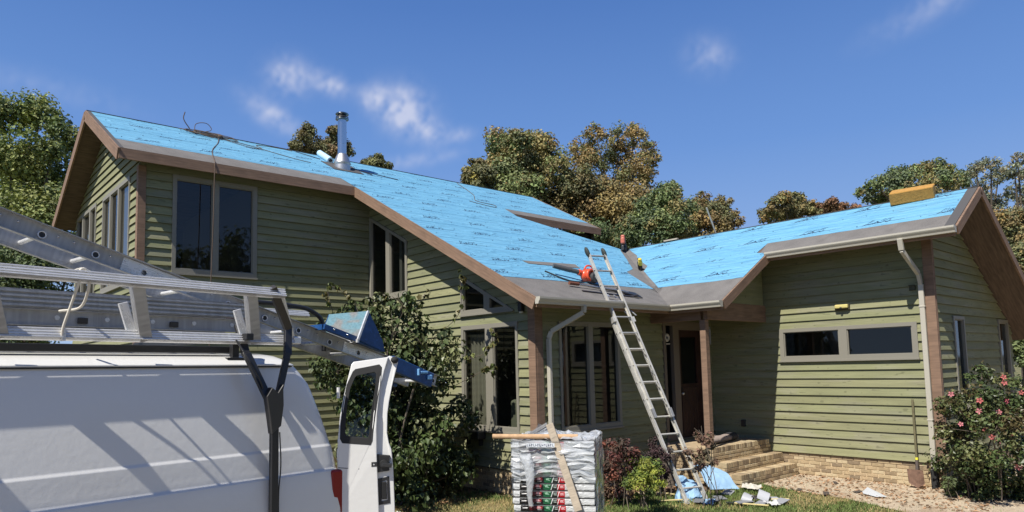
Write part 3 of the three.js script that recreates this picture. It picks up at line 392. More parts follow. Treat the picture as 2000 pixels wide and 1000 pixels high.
// near rear door, swung open
{
  const dd = V3(0.88291956, 0, 0.46947651), inv = vanFrame.clone().invert(), H = V3(2.7328 + VA.x * 0.03, 0, -5.2976 + VA.z * 0.03), lean = (h) => 0.16 * Math.pow(Math.max(0, h - 1.6), 1.7);
  const dn = V3(-0.46947651, 0, 0.88291956), W = (q, d) => H.clone().addScaledVector(dd, q[0]).addScaledVector(dn, d - lean(q[1])).setY(q[1]);
  const bend = (g) => { const p = g.attributes.position; for (let i = 0; i < p.count; i++) { const v = W([p.getX(i), p.getY(i)], p.getZ(i)).applyMatrix4(inv); p.setXYZ(i, v.x, v.y, v.z); } g.deleteAttribute('normal'); g.computeVertexNormals(); return uvBox(g); };
  const E2 = (P, d0, d1, holes, bev = 0.006) => bend(clean(extr(P, d1 - d0, holes, { bevelEnabled: bev > 0, bevelSize: bev, bevelThickness: bev, bevelSegments: 2 }).translate(0, 0, d0)));
  const outer = [[0.0, 0.85], [0.0, 1.16], [-0.002, 1.5], [0.0, 1.73], [0.02, 1.93], [0.045, 2.067], [0.075, 2.2], [0.112, 2.35], [0.13, 2.37], [0.41, 2.405], [0.375, 2.3], [0.345, 2.19], [0.327, 2.086], [0.31, 1.95], [0.302, 1.828], [0.302, 1.6], [0.312, 1.3], [0.326, 0.85]];
  const win = [[0.03, 1.715], [0.26, 1.69], [0.275, 1.72], [0.3, 1.94], [0.35, 2.19], [0.362, 2.32], [0.34, 2.345], [0.14, 2.31], [0.118, 2.29], [0.068, 2.185], [0.036, 2.03], [0.016, 1.85], [0.012, 1.75]].map(([x, y]) => [0.17 + (x - 0.17) * 0.93, 2.0 + (y - 2.0) * 0.97]);
  const dr = part('rear_door', van, 'open near rear door');
  mesh('outer_panel', E2(outer, -0.05, 0, [win]), M.paint, dr);
  const flange = [[0.29, 0.85], [0.29, 1.6], [0.295, 1.83], [0.32, 2.09], [0.36, 2.3], [0.4, 2.4], [0.43, 2.415], [0.478, 2.395], [0.494, 2.366], [0.462, 2.25], [0.439, 2.164], [0.412, 2.04], [0.396, 1.934], [0.391, 1.772], [0.405, 1.69], [0.426, 1.635], [0.439, 1.469], [0.448, 1.2], [0.455, 0.85]];
  mesh('door_flange', E2(flange, -0.1, -0.045), M.paint, dr);
  mesh('inner_lining', E2(outer.map(([x, y]) => [0.17 + (x - 0.17) * 0.97, y - 0.01]), -0.075, -0.058, [win], 0), std(0.2, 0.2, 0.205), dr);
  const seal = win.map(([x, y]) => [0.17 + (x - 0.17) * 1.06, 2.01 + (y - 2.01) * 1.04]), hole = win.map(([x, y]) => [0.175 + (x - 0.175) * 0.8, 2.005 + (y - 2.005) * 0.86]);
  mesh('window_seal', E2(seal, -0.02, 0.006, [hole], 0.002), M.rubber, dr); mesh('window_glass', bend(clean(new THREE.ShapeGeometry(shape(ccw(hole.map(([x, y]) => [0.175 + (x - 0.175) * 1.03, 2.005 + (y - 2.005) * 1.02]))))).translate(0, 0, -0.008)), new THREE.MeshPhysicalMaterial({ color: L3(0.62, 0.68, 0.66), transmission: 1, roughness: 0.02, thickness: 0 }), dr);
  mesh('edge_seal', E2([[0.45, 0.85], [0.443, 1.2], [0.434, 1.469], [0.421, 1.635], [0.4, 1.69], [0.386, 1.772], [0.391, 1.934], [0.407, 2.04], [0.434, 2.164], [0.489, 2.366], [0.5, 2.366], [0.45, 2.15], [0.422, 2.04], [0.405, 1.934], [0.401, 1.772], [0.415, 1.69], [0.436, 1.635], [0.449, 1.469], [0.458, 1.2], [0.465, 0.85]], -0.105, -0.05, [], 0), M.rubber, dr);
  mesh('panel_seam', E2([[0.0, 1.512], [0.302, 1.476], [0.302, 1.482], [0.0, 1.518]], -0.002, 0.0035, [], 0), std(0.05, 0.05, 0.05), dr);
  const latch = mesh('latch', [E2([[0.3, 1.46], [0.405, 1.47], [0.41, 1.585], [0.3, 1.6]], -0.05, -0.022)], M.black, dr); mesh('latch_knob', [bend(clean(new THREE.CylinderGeometry(0.032, 0.036, 0.04, 14).rotateX(Math.PI / 2).translate(0.365, 1.525, -0.005))), E2([[0.35, 1.51], [0.42, 1.5], [0.425, 1.52], [0.355, 1.53]], -0.02, 0.02), E2([[0.265, 1.51], [0.31, 1.51], [0.31, 1.545], [0.265, 1.545]], -0.02, 0.008, [[[0.275, 1.52], [0.29, 1.52], [0.29, 1.535], [0.275, 1.535]]], 0.001)], std(0.03, 0.03, 0.03, { roughness: 0.35 }), latch);
  const pull = mesh('grab_recess', E2([[0.325, 1.19], [0.415, 1.2], [0.408, 1.415], [0.322, 1.4]], -0.06, -0.036, [[[0.345, 1.215], [0.4, 1.222], [0.395, 1.39], [0.343, 1.38]]], 0.003), M.black, dr); mesh('grab_handle', E2([[0.355, 1.24], [0.385, 1.24], [0.382, 1.37], [0.353, 1.37]], -0.05, -0.03, [], 0.006), std(0.01, 0.01, 0.01), pull);
  mesh('hinge', [0.95, 1.62, 2.12].map((h) => { const v = W([0.0, h], -0.01).applyMatrix4(inv); return new THREE.CylinderGeometry(0.014, 0.014, 0.09, 8).translate(v.x, v.y, v.z); }), M.paint, dr);
  const tc = W([0.47, 2.385], -0.02).applyMatrix4(inv); mesh('corner_stop', new THREE.SphereGeometry(0.03, 12, 10).scale(1.2, 1, 1).translate(tc.x, tc.y, tc.z), M.rubber, dr);
}
// ladder rack
const rack = onVan(thing('ladder_rack', 'black and aluminium ladder rack clamped to the roof of the white van', 'ladder rack'));
const rail = (s0, s1, h0, h1, o) => railRaw(s0, s1, h0, h1, o).map((g) => g.translate(0, -(h0 + h1) / 2, -o).rotateX(-0.42).translate(0, (h0 + h1) / 2, o));
const railRaw = (s0, s1, h0, h1, o) => [bb(s0, s1, h0, h1, o - 0.012, o + 0.012), ...[0, 0.3, 0.62, 0.94].map((k) => bb(s0, s1, lerp(h0, h1, k), lerp(h0, h1, k) + (h1 - h0) * 0.14, o + 0.006, o + 0.02)), bb(s0, s1, h1 - 0.004, h1, o - 0.03, o + 0.02), bb(s0, s1, h0, h0 + 0.004, o - 0.03, o + 0.02)];
mesh('rail', rail(-3.7, -0.55, 2.865, 2.922, 0.072), M.alu, rack, 'upper aluminium rail'); mesh('rail', rail(-3.7, -0.36, 2.52, 2.58, -0.1), M.alu, rack, 'lower aluminium rail');
mesh('rail', rail(-3.7, 0.95, 2.9, 2.96, -1.75), M.alu, rack, 'far aluminium rail'); mesh('rail_joint', rb(0.02, 0.08, 0.05, -1.99, 2.548, -0.095, 0.004), M.alu, rack);
for (const s of [-3.24, -2.43, -1.615, -0.805]) { mesh('slat', beam(V3(s, 2.885, 0.02), V3(s + 0.125, 2.53, -0.125), 0.075, 0.078, V3(1, 0, 0), 0.004), M.aluDull, rack); mesh('brace', beam(V3(s - 0.02, 2.77, -0.13), V3(s + 0.05, 2.55, -0.13), 0.02, 0.06, V3(1, 0, 0), 0.003), M.alu, rack); }
for (const s of [-3.0, -0.77]) { mesh('cross_bar', rb(0.06, 0.05, 1.9, s, 2.565, -0.98, 0.006), M.black, rack); for (const o of [-0.25, -1.79]) { mesh('post', rb(0.055, 0.2, 0.05, s, 2.49, o, 0.004), M.black, rack); mesh('foot', rb(0.2, 0.02, 0.06, s + 0.02, 2.405, o + 0.02, 0.005), M.black, rack); } }
mesh('base_rail', rb(2.95, 0.05, 0.06, -2.25, 2.475, -0.3, 0.006), M.black, rack); mesh('base_rail', rb(2.95, 0.05, 0.06, -2.25, 2.475, -1.62, 0.006), M.black, rack); mesh('rail', rail(-3.7, -0.75, 2.435, 2.48, -0.62), M.aluDull, rack);
M.darkBar = std(0.06, 0.055, 0.052, { roughness: 0.4, metalness: 0.5 });
mesh('end_bar', beam(V3(-0.66, 2.935, 0.07), V3(-0.43, 2.64, -0.06), 0.05, 0.06, V3(1, 0, 0), 0.004), M.darkBar, rack);
mesh('end_bar', beam(V3(-0.56, 2.9, 0.04), V3(-0.36, 2.57, -0.1), 0.025, 0.035, V3(1, 0, 0), 0.004), M.alu, rack); mesh('rail_cap', rb(0.07, 0.06, 0.06, -0.33, 2.55, -0.1, 0.01), M.alu, rack);
mesh('arm', [beam(V3(-0.43, 2.65, -0.06), V3(-0.47, 2.43, 0.0), 0.03, 0.06, V3(1, 0, 0), 0.004), beam(V3(-0.47, 2.45, 0.0), V3(-0.585, 2.1, 0.05), 0.03, 0.05, V3(1, 0, 0), 0.004)], M.black, rack, 'front black arm'); mesh('arm', [beam(V3(-0.76, 2.66, -0.22), V3(-0.78, 2.42, -0.06), 0.03, 0.06, V3(1, 0, 0), 0.004), beam(V3(-0.78, 2.44, -0.06), V3(-0.66, 2.1, 0.045), 0.03, 0.06, V3(1, 0, 0), 0.004)], M.black, rack, 'rear black arm');
mesh('bracket', extr([[-0.69, 2.12], [-0.65, 2.18], [-0.6, 2.14], [-0.56, 2.2], [-0.555, 2.05], [-0.575, 1.9], [-0.645, 1.85], [-0.66, 1.95]], 0.05, [], { bevelEnabled: true, bevelSize: 0.004, bevelThickness: 0.004, bevelSegments: 1 }).translate(0, 0, 0.03), std(0.06, 0.058, 0.056, { roughness: 0.4, metalness: 0.5 }), rack);
mesh('leg', beam(V3(-0.615, 1.95, 0.055), V3(-0.605, 0.9, 0.05), 0.04, 0.06, V3(1, 0, 0), 0.006), M.black, rack); mesh('cable', tube([V3(-0.57, 1.85, 0.06), V3(-0.56, 1.6, 0.065), V3(-0.572, 1.4, 0.06), V3(-0.565, 1.0, 0.06)], 0.005, 20, 5), M.black, rack);
mesh('roller_loop', tube([V3(-0.3, 2.93, -0.9), V3(0.12, 2.92, -0.9), V3(0.36, 2.89, -0.9), V3(0.5, 2.8, -0.9), V3(0.53, 2.62, -0.9), V3(0.53, 2.5, -0.9)], 0.022, 30, 8), M.black, rack);
mesh('strap', tube([V3(-0.86, 2.54, -0.07), V3(-0.8, 2.4, 0.0), V3(-0.74, 2.28, 0.03), V3(-0.7, 2.18, 0.04)], 0.008, 16, 5), M.black, rack);
// ladder and plank lying in the rack
function channel(a, b, web, fl, up, side, th = 0.004) { const d = b.clone().sub(a).normalize(), s = new THREE.Vector3().crossVectors(up, d).normalize().multiplyScalar(side), u = new THREE.Vector3().crossVectors(d, s.clone().multiplyScalar(side)).normalize(); const off = (p, x, y) => p.clone().addScaledVector(s, x).addScaledVector(u, y); return [beam(off(a, 0, 0), off(b, 0, 0), th, web, up), beam(off(a, -fl / 2, web / 2), off(b, -fl / 2, web / 2), fl, th, up), beam(off(a, -fl / 2, -web / 2), off(b, -fl / 2, -web / 2), fl, th, up), beam(off(a, 0.002, web * 0.3), off(b, 0.002, web * 0.3), 0.004, 0.006, up), beam(off(a, 0.002, -web * 0.3), off(b, 0.002, -web * 0.3), 0.004, 0.006, up)]; }
const l1 = onVan(thing('extension_ladder', 'aluminium ladder lying flat inside the van rack under the ribbed plank', 'ladder'));
for (const [o, sd] of [[-0.42, 1], [-0.84, -1]]) mesh('side_rail', channel(V3(-3.9, 2.672, o), V3(-0.52, 2.672, o), 0.1, 0.03, V3(0, 1, 0), sd), M.aluDull, l1); for (let s = -3.75; s < -0.6; s += 0.305) mesh('rung', cyl(0.016, V3(s, 2.675, -0.41), V3(s, 2.675, -0.85), 8), M.alu, l1);
for (let s = -3.6; s < -0.7; s += 0.61) mesh('rung_lock', rb(0.06, 0.04, 0.02, s, 2.66, -0.405, 0.004), M.darkBar, l1);
const plank = onVan(thing('walk_plank', 'ribbed grey aluminium plank lying in the van rack', 'plank'));
mesh('deck', bb(-3.9, -0.44, 2.85, 2.862, -0.98, -0.5), M.aluDull, plank); mesh('side_beam', [bb(-3.9, -0.44, 2.74, 2.862, -0.512, -0.5), ...[2.755, 2.785, 2.815, 2.845].map((h) => bb(-3.9, -0.44, h - 0.007, h + 0.007, -0.503, -0.484))], M.aluDull, plank, 'ribbed near edge'); mesh('side_beam', bb(-3.9, -0.44, 2.74, 2.85, -0.98, -0.97), M.aluDull, plank); mesh('end_cap', bb(-0.442, -0.43, 2.738, 2.864, -0.982, -0.49), std(0.2, 0.02, 0.015), plank);
const ropeWhite = std(0.62, 0.58, 0.5, { roughness: 0.95 });
tag(onVan(mesh('tie_rope', [tube([V3(-1.96, 2.93, 0.05), V3(-1.97, 2.88, 0.08), V3(-1.98, 2.74, 0.0), V3(-2.0, 2.58, -0.07), V3(-2.0, 2.53, -0.08)], 0.0085, 24, 6), tube([V3(-1.96, 2.93, 0.045), V3(-1.92, 2.9, 0.08), V3(-1.91, 2.83, 0.05), V3(-1.9, 2.72, -0.1), V3(-1.98, 2.7, -0.2)], 0.0085, 24, 6), new THREE.TorusGeometry(0.02, 0.008, 6, 12).translate(-1.945, 2.925, 0.06), tube([V3(-1.99, 2.93, 0.05), V3(-1.95, 2.945, 0.05), V3(-1.9, 2.93, 0.04)], 0.0085, 10, 6)], ropeWhite)), 'pale rope tied over the upper rail of the van rack', 'rope');
// shingle hoist resting on the rack
const hoist = onVan(thing('ladder_hoist', 'long aluminium ladder hoist slanting over the van with a blue carriage', 'ladder hoist'));
const hy = (s) => 3.335 - 0.287 * (s + 2.17), hs0 = -3.4, hs1 = 1.85;
for (const [o, sd] of [[-0.7, 1], [-1.12, -1]]) { mesh('side_rail', channel(V3(hs0, hy(hs0), o), V3(hs1, hy(hs1), o), 0.12, 0.04, V3(0, 1, 0), sd, 0.005), M.aluDull, hoist); for (const s of [-1.42, 0.6]) mesh('splice_plate', beam(V3(s, hy(s), o + sd * 0.006), V3(s + 0.5, hy(s + 0.5), o + sd * 0.006), 0.008, 0.1), M.alu, hoist); }
for (let s = -3.3; s < hs1; s += 0.34) { mesh('rung', cyl(0.017, V3(s, hy(s) - 0.01, -0.705), V3(s, hy(s) - 0.01, -1.13), 10), M.alu, hoist); mesh('rung_end', new THREE.TorusGeometry(0.024, 0.005, 6, 16).translate(s, hy(s) - 0.01, -0.691), M.alu, hoist); mesh('rung_hole', new THREE.CylinderGeometry(0.022, 0.022, 0.006, 14).rotateX(Math.PI / 2).translate(s, hy(s) - 0.01, -0.693), M.black, hoist); for (const q of [0.1, 0.2]) mesh('bolt', new THREE.SphereGeometry(0.008, 8, 6).translate(s + q, hy(s + q) + 0.02, -0.694), M.steel, hoist); }
M.blueSteel = new THREE.MeshStandardMaterial({ map: tint([0.012, 0.075, 0.24], (u, v) => 0.6 * fbm(u * 10, v * 10, 4, 3, 10, 10) + 0.4 * sstep(0.66, 0.78, fbm(u * 20, v * 20, 4, 9, 20, 20)), 0.5, 256, 256, [2, 2]), roughness: 0.45 });
const wornTex = tex(256, 256, (u, v) => { const k = sstep(0.38, 0.62, fbm(u * 3, v * 3, 4, 14) + 0.5 * (v - 0.5)), n = fbm(u * 30, v * 30, 3, 5); return [lerp(0.5, 0.4, k) + 0.14 * (n - 0.5), lerp(0.5, 0.54, k) + 0.14 * (n - 0.5), lerp(0.49, 0.58, k) + 0.14 * (n - 0.5)]; });
const car = part('carriage', hoist, 'blue carriage with a worn slanted plate');
{
  const A = [0.665, 2.6], B = [0.99, 2.49], Tp = [0.79, 2.88], q = new Geo();
  q.quad([A[0], A[1], -0.56], [Tp[0], Tp[1], -0.56], [Tp[0] + 0.02, Tp[1] + 0.01, -1.2], [A[0] + 0.02, A[1] + 0.01, -1.2], [1, 0], [1, 1], [0, 1], [0, 0]);
  mesh('plate', q.geo(), new THREE.MeshStandardMaterial({ map: wornTex, roughness: 0.6, metalness: 0.15 }), car);
  mesh('plate_edge', [beam(V3(A[0], A[1], -0.555), V3(Tp[0], Tp[1], -0.555), 0.02, 0.02), beam(V3(A[0], A[1] - 0.012, -0.55), V3(A[0], A[1] - 0.012, -1.2), 0.02, 0.03)], M.alu, car);
  mesh('gusset', extr([A, B, [0.965, 2.6], Tp].map(([x, y]) => [x + 0.012, y - 0.004]), 0.01).translate(0, 0, -0.57), M.blueSteel, car); mesh('gusset', extr([A, B, [0.965, 2.6], Tp].map(([x, y]) => [x + 0.014, y]), 0.01).translate(0, 0, -1.2), M.blueSteel, car); mesh('back_plate', beam(V3(0.98, 2.52, -0.88), V3(0.81, 2.87, -0.88), 0.62, 0.012, V3(1, 0, 0)), M.blueSteel, car);
  mesh('base', [beam(V3(0.3, hy(0.3) + 0.085, -0.6), V3(1.0, hy(1.0) + 0.085, -0.6), 0.05, 0.05), beam(V3(0.3, hy(0.3) + 0.085, -1.2), V3(1.0, hy(1.0) + 0.085, -1.2), 0.05, 0.05), beam(V3(0.31, hy(0.31) + 0.085, -0.6), V3(0.31, hy(0.31) + 0.085, -1.2), 0.05, 0.05)], M.blueSteel, car);
  mesh('bolt', [0.4, 0.55, 0.72, 0.9].map((s) => new THREE.SphereGeometry(0.011, 8, 6).translate(s, hy(s) + 0.09, -0.572)), M.steel, car); mesh('stop', rb(0.08, 0.03, 0.03, 0.66, hy(0.66) + 0.068, -0.6, 0.008), std(0.6, 0.58, 0.52), car);
  const wn = part('winch_base', hoist, 'blue winch base at the low end'); mesh('side_plate', beam(V3(1.15, hy(1.15) + 0.0, -0.64), V3(1.72, hy(1.72) - 0.03, -0.64), 0.06, 0.15, V3(0, 1, 0), 0.01), M.blueSteel, wn); mesh('side_plate', beam(V3(1.15, hy(1.15) + 0.0, -1.18), V3(1.72, hy(1.72) - 0.03, -1.18), 0.06, 0.15, V3(0, 1, 0), 0.01), M.blueSteel, wn); mesh('drum', cyl(0.07, V3(1.35, hy(1.35) - 0.03, -0.66), V3(1.35, hy(1.35) - 0.03, -1.16), 14), M.black, wn); mesh('clip', [rb(0.1, 0.025, 0.02, 1.58, hy(1.58) + 0.02, -0.6, 0.005), rb(0.07, 0.05, 0.02, 1.66, hy(1.66) - 0.01, -0.6, 0.01), rb(0.025, 0.07, 0.02, 1.5, hy(1.5) + 0.0, -0.6, 0.005)], std(0.2, 0.45, 0.75), wn);
}

// ---------------------------------------------------------------- ladder leaning on the gutter
const lad = thing('extension_ladder', 'extended aluminium ladder leaning on the gutter with black rubber tips', 'ladder');
{
  const L0 = V3(9.83, 0.03, -6.92), R0 = V3(10.23, 0.03, -6.79), up = V3(9.74 - 10.03, 3.405 - 0.03, -8.2 + 6.855).normalize(), ac = R0.clone().sub(L0).normalize(), nrm = new THREE.Vector3().crossVectors(ac, up).normalize(), at3 = (t, x, n) => L0.clone().add(R0).multiplyScalar(0.5).addScaledVector(up, t).addScaledVector(ac, x).addScaledVector(nrm, n);
  const sec = (t0, t1, half, n0, web) => { for (const s of [-1, 1]) { const p = (t, x, n) => at3(t, s * (half + x), n0 + n); mesh('side_rail', [beam(p(t0, 0, 0), p(t1, 0, 0), 0.005, web, nrm), beam(p(t0, -0.012, web / 2), p(t1, -0.012, web / 2), 0.03, 0.006, nrm), beam(p(t0, -0.012, -web / 2), p(t1, -0.012, -web / 2), 0.03, 0.006, nrm), beam(p(t0, 0.004, 0), p(t1, 0.004, 0), 0.006, web * 0.35, nrm)], M.aluL, lad); } };
  M.aluL = new THREE.MeshStandardMaterial({ map: tint([0.6, 0.58, 0.53], (u, v) => 0.6 * fbm(u * 9, v * 9, 4, 19, 9, 9) + 0.4 * fbm(u * 40, v * 40, 2, 3, 40, 40), 0.3, 256, 256, [1, 1]), metalness: 0.35, roughness: 0.5 });
  sec(0, 3.32, 0.212, 0, 0.075); sec(1.45, 4.62, 0.178, 0.05, 0.065);
  for (let t = 0.22; t < 3.2; t += 0.312) { mesh('rung', cyl(0.017, at3(t, -0.222, 0), at3(t, 0.222, 0), 8), M.aluL, lad); mesh('rung_end', [cyl(0.013, at3(t, -0.226, 0), at3(t, -0.219, 0), 8), cyl(0.013, at3(t, 0.219, 0), at3(t, 0.226, 0), 8)], M.black, lad); }
  for (let t = 1.78; t < 4.6; t += 0.312) { mesh('rung', cyl(0.017, at3(t, -0.186, 0.05), at3(t, 0.186, 0.05), 8), t > 3 ? M.aluDull : M.aluL, lad); mesh('rung_end', [cyl(0.012, at3(t, -0.19, 0.05), at3(t, -0.183, 0.05), 8), cyl(0.012, at3(t, 0.183, 0.05), at3(t, 0.19, 0.05), 8)], M.black, lad); if (t < 3.2) mesh('rung_clip', beam(at3(t - 0.01, 0.13, 0.06), at3(t - 0.11, 0.15, 0.06), 0.02, 0.012, nrm), M.aluL, lad); }
  for (const s of [-1, 1]) { const q = new THREE.SphereGeometry(1, 14, 10).scale(0.038, 0.105, 0.05); q.applyMatrix4(new THREE.Matrix4().makeBasis(ac, up, nrm).setPosition(at3(4.66, s * 0.178, 0.05))); mesh('rubber_tip', q, std(0.03, 0.037, 0.033, { roughness: 0.7 }), lad); mesh('foot', [beam(at3(-0.03, s * 0.212, -0.05), at3(-0.03, s * 0.212, 0.06), 0.06, 0.02, up), beam(at3(-0.03, s * 0.212, 0), at3(0.14, s * 0.212, 0), 0.05, 0.03, nrm)], M.aluL, lad); mesh('guide_bracket', beam(at3(3.24, s * 0.2, 0.03), at3(3.34, s * 0.2, 0.03), 0.06, 0.1, nrm), M.aluL, lad); mesh('rung_lock', beam(at3(1.44, s * 0.178, 0.06), at3(1.6, s * 0.178, 0.07), 0.05, 0.05, nrm), M.aluDull, lad); }
  mesh('pull_rope', tube([at3(2.55, 0.1, 0.07), at3(2.45, 0.13, 0.08), at3(2.3, 0.1, 0.1), at3(2.2, 0.14, 0.09), at3(2.35, 0.15, 0.08)], 0.008, 24, 5), std(0.3, 0.3, 0.28), lad);
}

// ---------------------------------------------------------------- stack of shingle bundles
const SD = V3(0.581, 0, 0.814).normalize(), SN = V3(-0.814, 0, 0.581).normalize(), stackF = new THREE.Matrix4().makeBasis(SD, V3(0, 1, 0), SN).setPosition(5.92, 0, -6.02);
function onStack(o, y = 0) { o.position.setFromMatrixPosition(stackF).setY(y); o.quaternion.setFromRotationMatrix(stackF); return o; }
const wrapTex = (() => {
  const c = document.createElement('canvas'); c.width = 1024; c.height = 96; const g = c.getContext('2d'), R = rng(8);
  g.fillStyle = '#c4c6c6'; g.fillRect(0, 0, 1024, 96); g.fillStyle = '#171314'; g.fillRect(88, 0, 300, 96);
  g.fillStyle = '#e4e2e0'; g.fillRect(112, 34, 62, 18); g.fillStyle = '#4a1218'; g.fillRect(200, 10, 80, 74); g.fillStyle = '#8e1620'; g.fillRect(292, 8, 72, 46); g.fillStyle = '#d8d2d0'; for (let i = 0; i < 4; i++) g.fillRect(300, 14 + i * 10, 30 + R() * 26, 4); g.fillRect(300, 66, 56, 8);
  g.fillStyle = '#1d5a38'; g.fillRect(388, 0, 96, 96); g.fillStyle = '#8fb89d'; g.fillRect(412, 22, 40, 30); g.fillStyle = '#20201f'; g.fillRect(484, 0, 90, 96); g.fillStyle = '#d6dad6'; g.beginPath(); g.moveTo(478, 96); g.lineTo(504, 0); g.lineTo(514, 0); g.lineTo(488, 96); g.fill(); g.fillStyle = '#98a39a'; g.fillRect(518, 24, 44, 12); g.fillRect(518, 48, 36, 14);
  g.fillStyle = '#a8121f'; g.fillRect(566, 0, 92, 96); g.fillStyle = '#e4dcda'; g.beginPath(); g.moveTo(560, 96); g.lineTo(584, 0); g.lineTo(594, 0); g.lineTo(570, 96); g.fill(); for (let i = 0; i < 3; i++) g.fillRect(600, 22 + i * 16, 30 + R() * 20, 6);
  g.strokeStyle = '#8b9091'; g.lineWidth = 4; g.beginPath(); g.arc(684, 46, 16, 0, 7); g.stroke(); g.fillStyle = '#8f9597'; for (let i = 0; i < 14; i++) g.fillRect(716 + (i % 7) * 18, 28 + (i / 7 | 0) * 22, 12, 7);
  const t = new THREE.CanvasTexture(c); t.colorSpace = THREE.SRGBColorSpace; return t;
})();
M.wrapPrint = new THREE.MeshStandardMaterial({ map: wrapTex, roughness: 0.35, bumpMap: tex(256, 128, (u, v) => fbm(u * 30, v * 4, 4, 3, 30, 4), { srgb: false }), bumpScale: 0.01 });
M.wrapPlain = std(0.5, 0.51, 0.52, { roughness: 0.4 }); M.shingle = std(0.03, 0.029, 0.028, { roughness: 0.95 });
{
  const front = (() => { const g = grid(24, 3, (u, v) => [-0.488 + 0.976 * u, 0.004 + 0.066 * v, 0.0 + 0.006 * Math.sin(v * Math.PI)]); return g; })();
  const ord = ['second', 'third', 'fourth', 'fifth', 'sixth', 'seventh', 'eighth', 'ninth', 'tenth', 'eleventh'];
  const RS = rng(4), first = [], under = ['topmost', 'second', 'third', 'fourth', 'lowest'];
  for (let k = 0; k < 16; k++) {
    const y = k < 11 ? 0.918 - k * 0.083 : 1.333 - (k - 11) * 0.083, b = onStack(thing('shingle_bundle', k > 10 ? `shingle bundle seen through the crumpled clear plastic, ${under[k - 11]} of five` : k ? `printed shingle bundle, ${ord[k - 1]} one below the crumpled clear plastic` : 'printed shingle bundle directly below the crumpled clear plastic', 'shingle bundle', [0, 0, 0], 0, 'printed shingle bundles stacked on the lawn'), y);
    if (!k) { mesh('wrapper', front, M.wrapPrint, b); mesh('wrapper', [bb(-0.487, 0.487, 0.002, 0.071, -0.33, -0.002)], M.wrapPlain, b); mesh('shingle_edge', rb(0.97, 0.014, 0.3, 0, 0.077, -0.16, 0.003), M.shingle, b); first.push(...b.children); } else for (const c of first) b.add(c.clone());
    b.translateX((RS() - 0.5) * 0.02); b.translateZ((RS() - 0.5) * 0.012);
  }
  const pal = onStack(thing('wooden_pallet', 'wooden pallet under the stack of shingle bundles', 'pallet')); for (const z of [-0.08, -0.5, -0.95]) mesh('stringer', bb(-0.5, 0.5, 0.01, 0.07, z - 0.04, z + 0.04), M.brown, pal); for (let i = 0; i < 6; i++) mesh('slat', bb(-0.5 + i * 0.18, -0.4 + i * 0.18, 0.07, 0.086, -1, -0.02), M.brown, pal);
  const rest = onStack(thing('shingle_stack', 'wrapped grey block of shingles behind the printed bundles', 'shingles')); mesh('block', [rb(0.97, 1.28, 0.66, 0, 0.73, -0.67, 0.02)], M.wrapPlain, rest);
  for (let i = 0; i < 15; i++) mesh('bundle_joint', bb(0.484, 0.489, 0.17 + i * 0.083, 0.177 + i * 0.083, -0.98, -0.35), M.shingle, rest);
  M.plastic = new THREE.MeshPhysicalMaterial({ color: L3(0.85, 0.87, 0.89), roughness: 0.1, transmission: 0.62, thickness: 0, clearcoat: 0.6, clearcoatRoughness: 0.1, side: THREE.DoubleSide });
  M.film = std(0.66, 0.67, 0.69, { roughness: 0.3, side: THREE.DoubleSide });
  const nz = (u, v, s) => fbm(u * 7, v * 7, 4, s) - 0.5, crease = (u, v, s) => Math.abs(fbm(u * 5, v * 9, 3, s) - 0.5) * 2;
  const sheet = onStack(thing('plastic_wrap', 'crumpled clear plastic wrap draped over the top of the shingle stack', 'plastic wrap'));
  const R9 = rng(90);
  const facets = (nu, nv, f) => { const R = rng(nu * 7 + nv), P = [], g = new Geo(); for (let j = 0; j <= nv; j++) for (let i = 0; i <= nu; i++) { const e = i && j && i < nu && j < nv ? 1 : 0.25; P.push(f((i + (R() - 0.5) * 0.75 * e) / nu, (j + (R() - 0.5) * 0.75 * e) / nv, R())); } for (let j = 0; j < nv; j++) for (let i = 0; i < nu; i++) { const q = j * (nu + 1) + i, A = P[q], B = P[q + 1], D = P[q + nu + 1], E = P[q + nu + 2]; if (R() < 0.5) { g.tri(A, B, E); g.tri(A, E, D); } else { g.tri(A, B, D); g.tri(B, E, D); } } return g.geo(); };
  mesh('front_sheet', facets(11, 17, (u, v, r) => [-0.5 + u, lerp(1.42, 0.93 + 0.1 * fbm(u * 6, 1, 3, 8), v), 0.012 + 0.035 * v * (1 - v) * 4 * fbm(u * 4, v * 6, 3, 5) + 0.06 * r * r * r]), M.plastic, sheet);
  mesh('top_sheet', facets(22, 18, (u, v, rr) => [-0.5 + 1.0 * u, 1.4 + 0.1 * Math.pow(crease(u * 1.1, v * 1.3, 57), 1.5) + 0.03 * rr, 0.03 - 1.03 * v]), M.plastic, sheet);
  mesh('side_sheet', facets(8, 12, (u, v) => [0.495 + 0.03 * crease(u * 1.2, v * 1, 77) + 0.01 * nz(u * 3, v * 3, 2), lerp(1.43, 0.35 + 0.2 * fbm(u * 6, 2, 3, 5), v), 0.03 - 1.0 * u]), M.plastic, sheet); mesh('side_sheet', facets(8, 10, (u, v) => [-0.495 - 0.03 * crease(u * 2, v * 2, 87) - 0.02 * nz(u * 5, v * 5, 4), lerp(1.43, 0.7 + 0.2 * fbm(u * 6, 2, 3, 9), v), 0.03 - 1.0 * u]), M.plastic, sheet);
  mesh('hanging_twist', grid(24, 40, (u, v) => { const a = u * Math.PI * 2, r = lerp(0.075, 0.028, sstep(0, 1, v)) * (1 + 0.5 * (crease(u * 2, v * 3, 44) - 0.4)); return [-0.33 + 0.1 * v + 0.03 * Math.sin(v * 5) + r * Math.cos(a), lerp(1.27, 0.66, v), 0.07 + 0.03 * Math.sin(v * 3) + r * 0.6 * Math.sin(a)]; }), M.plastic, sheet);
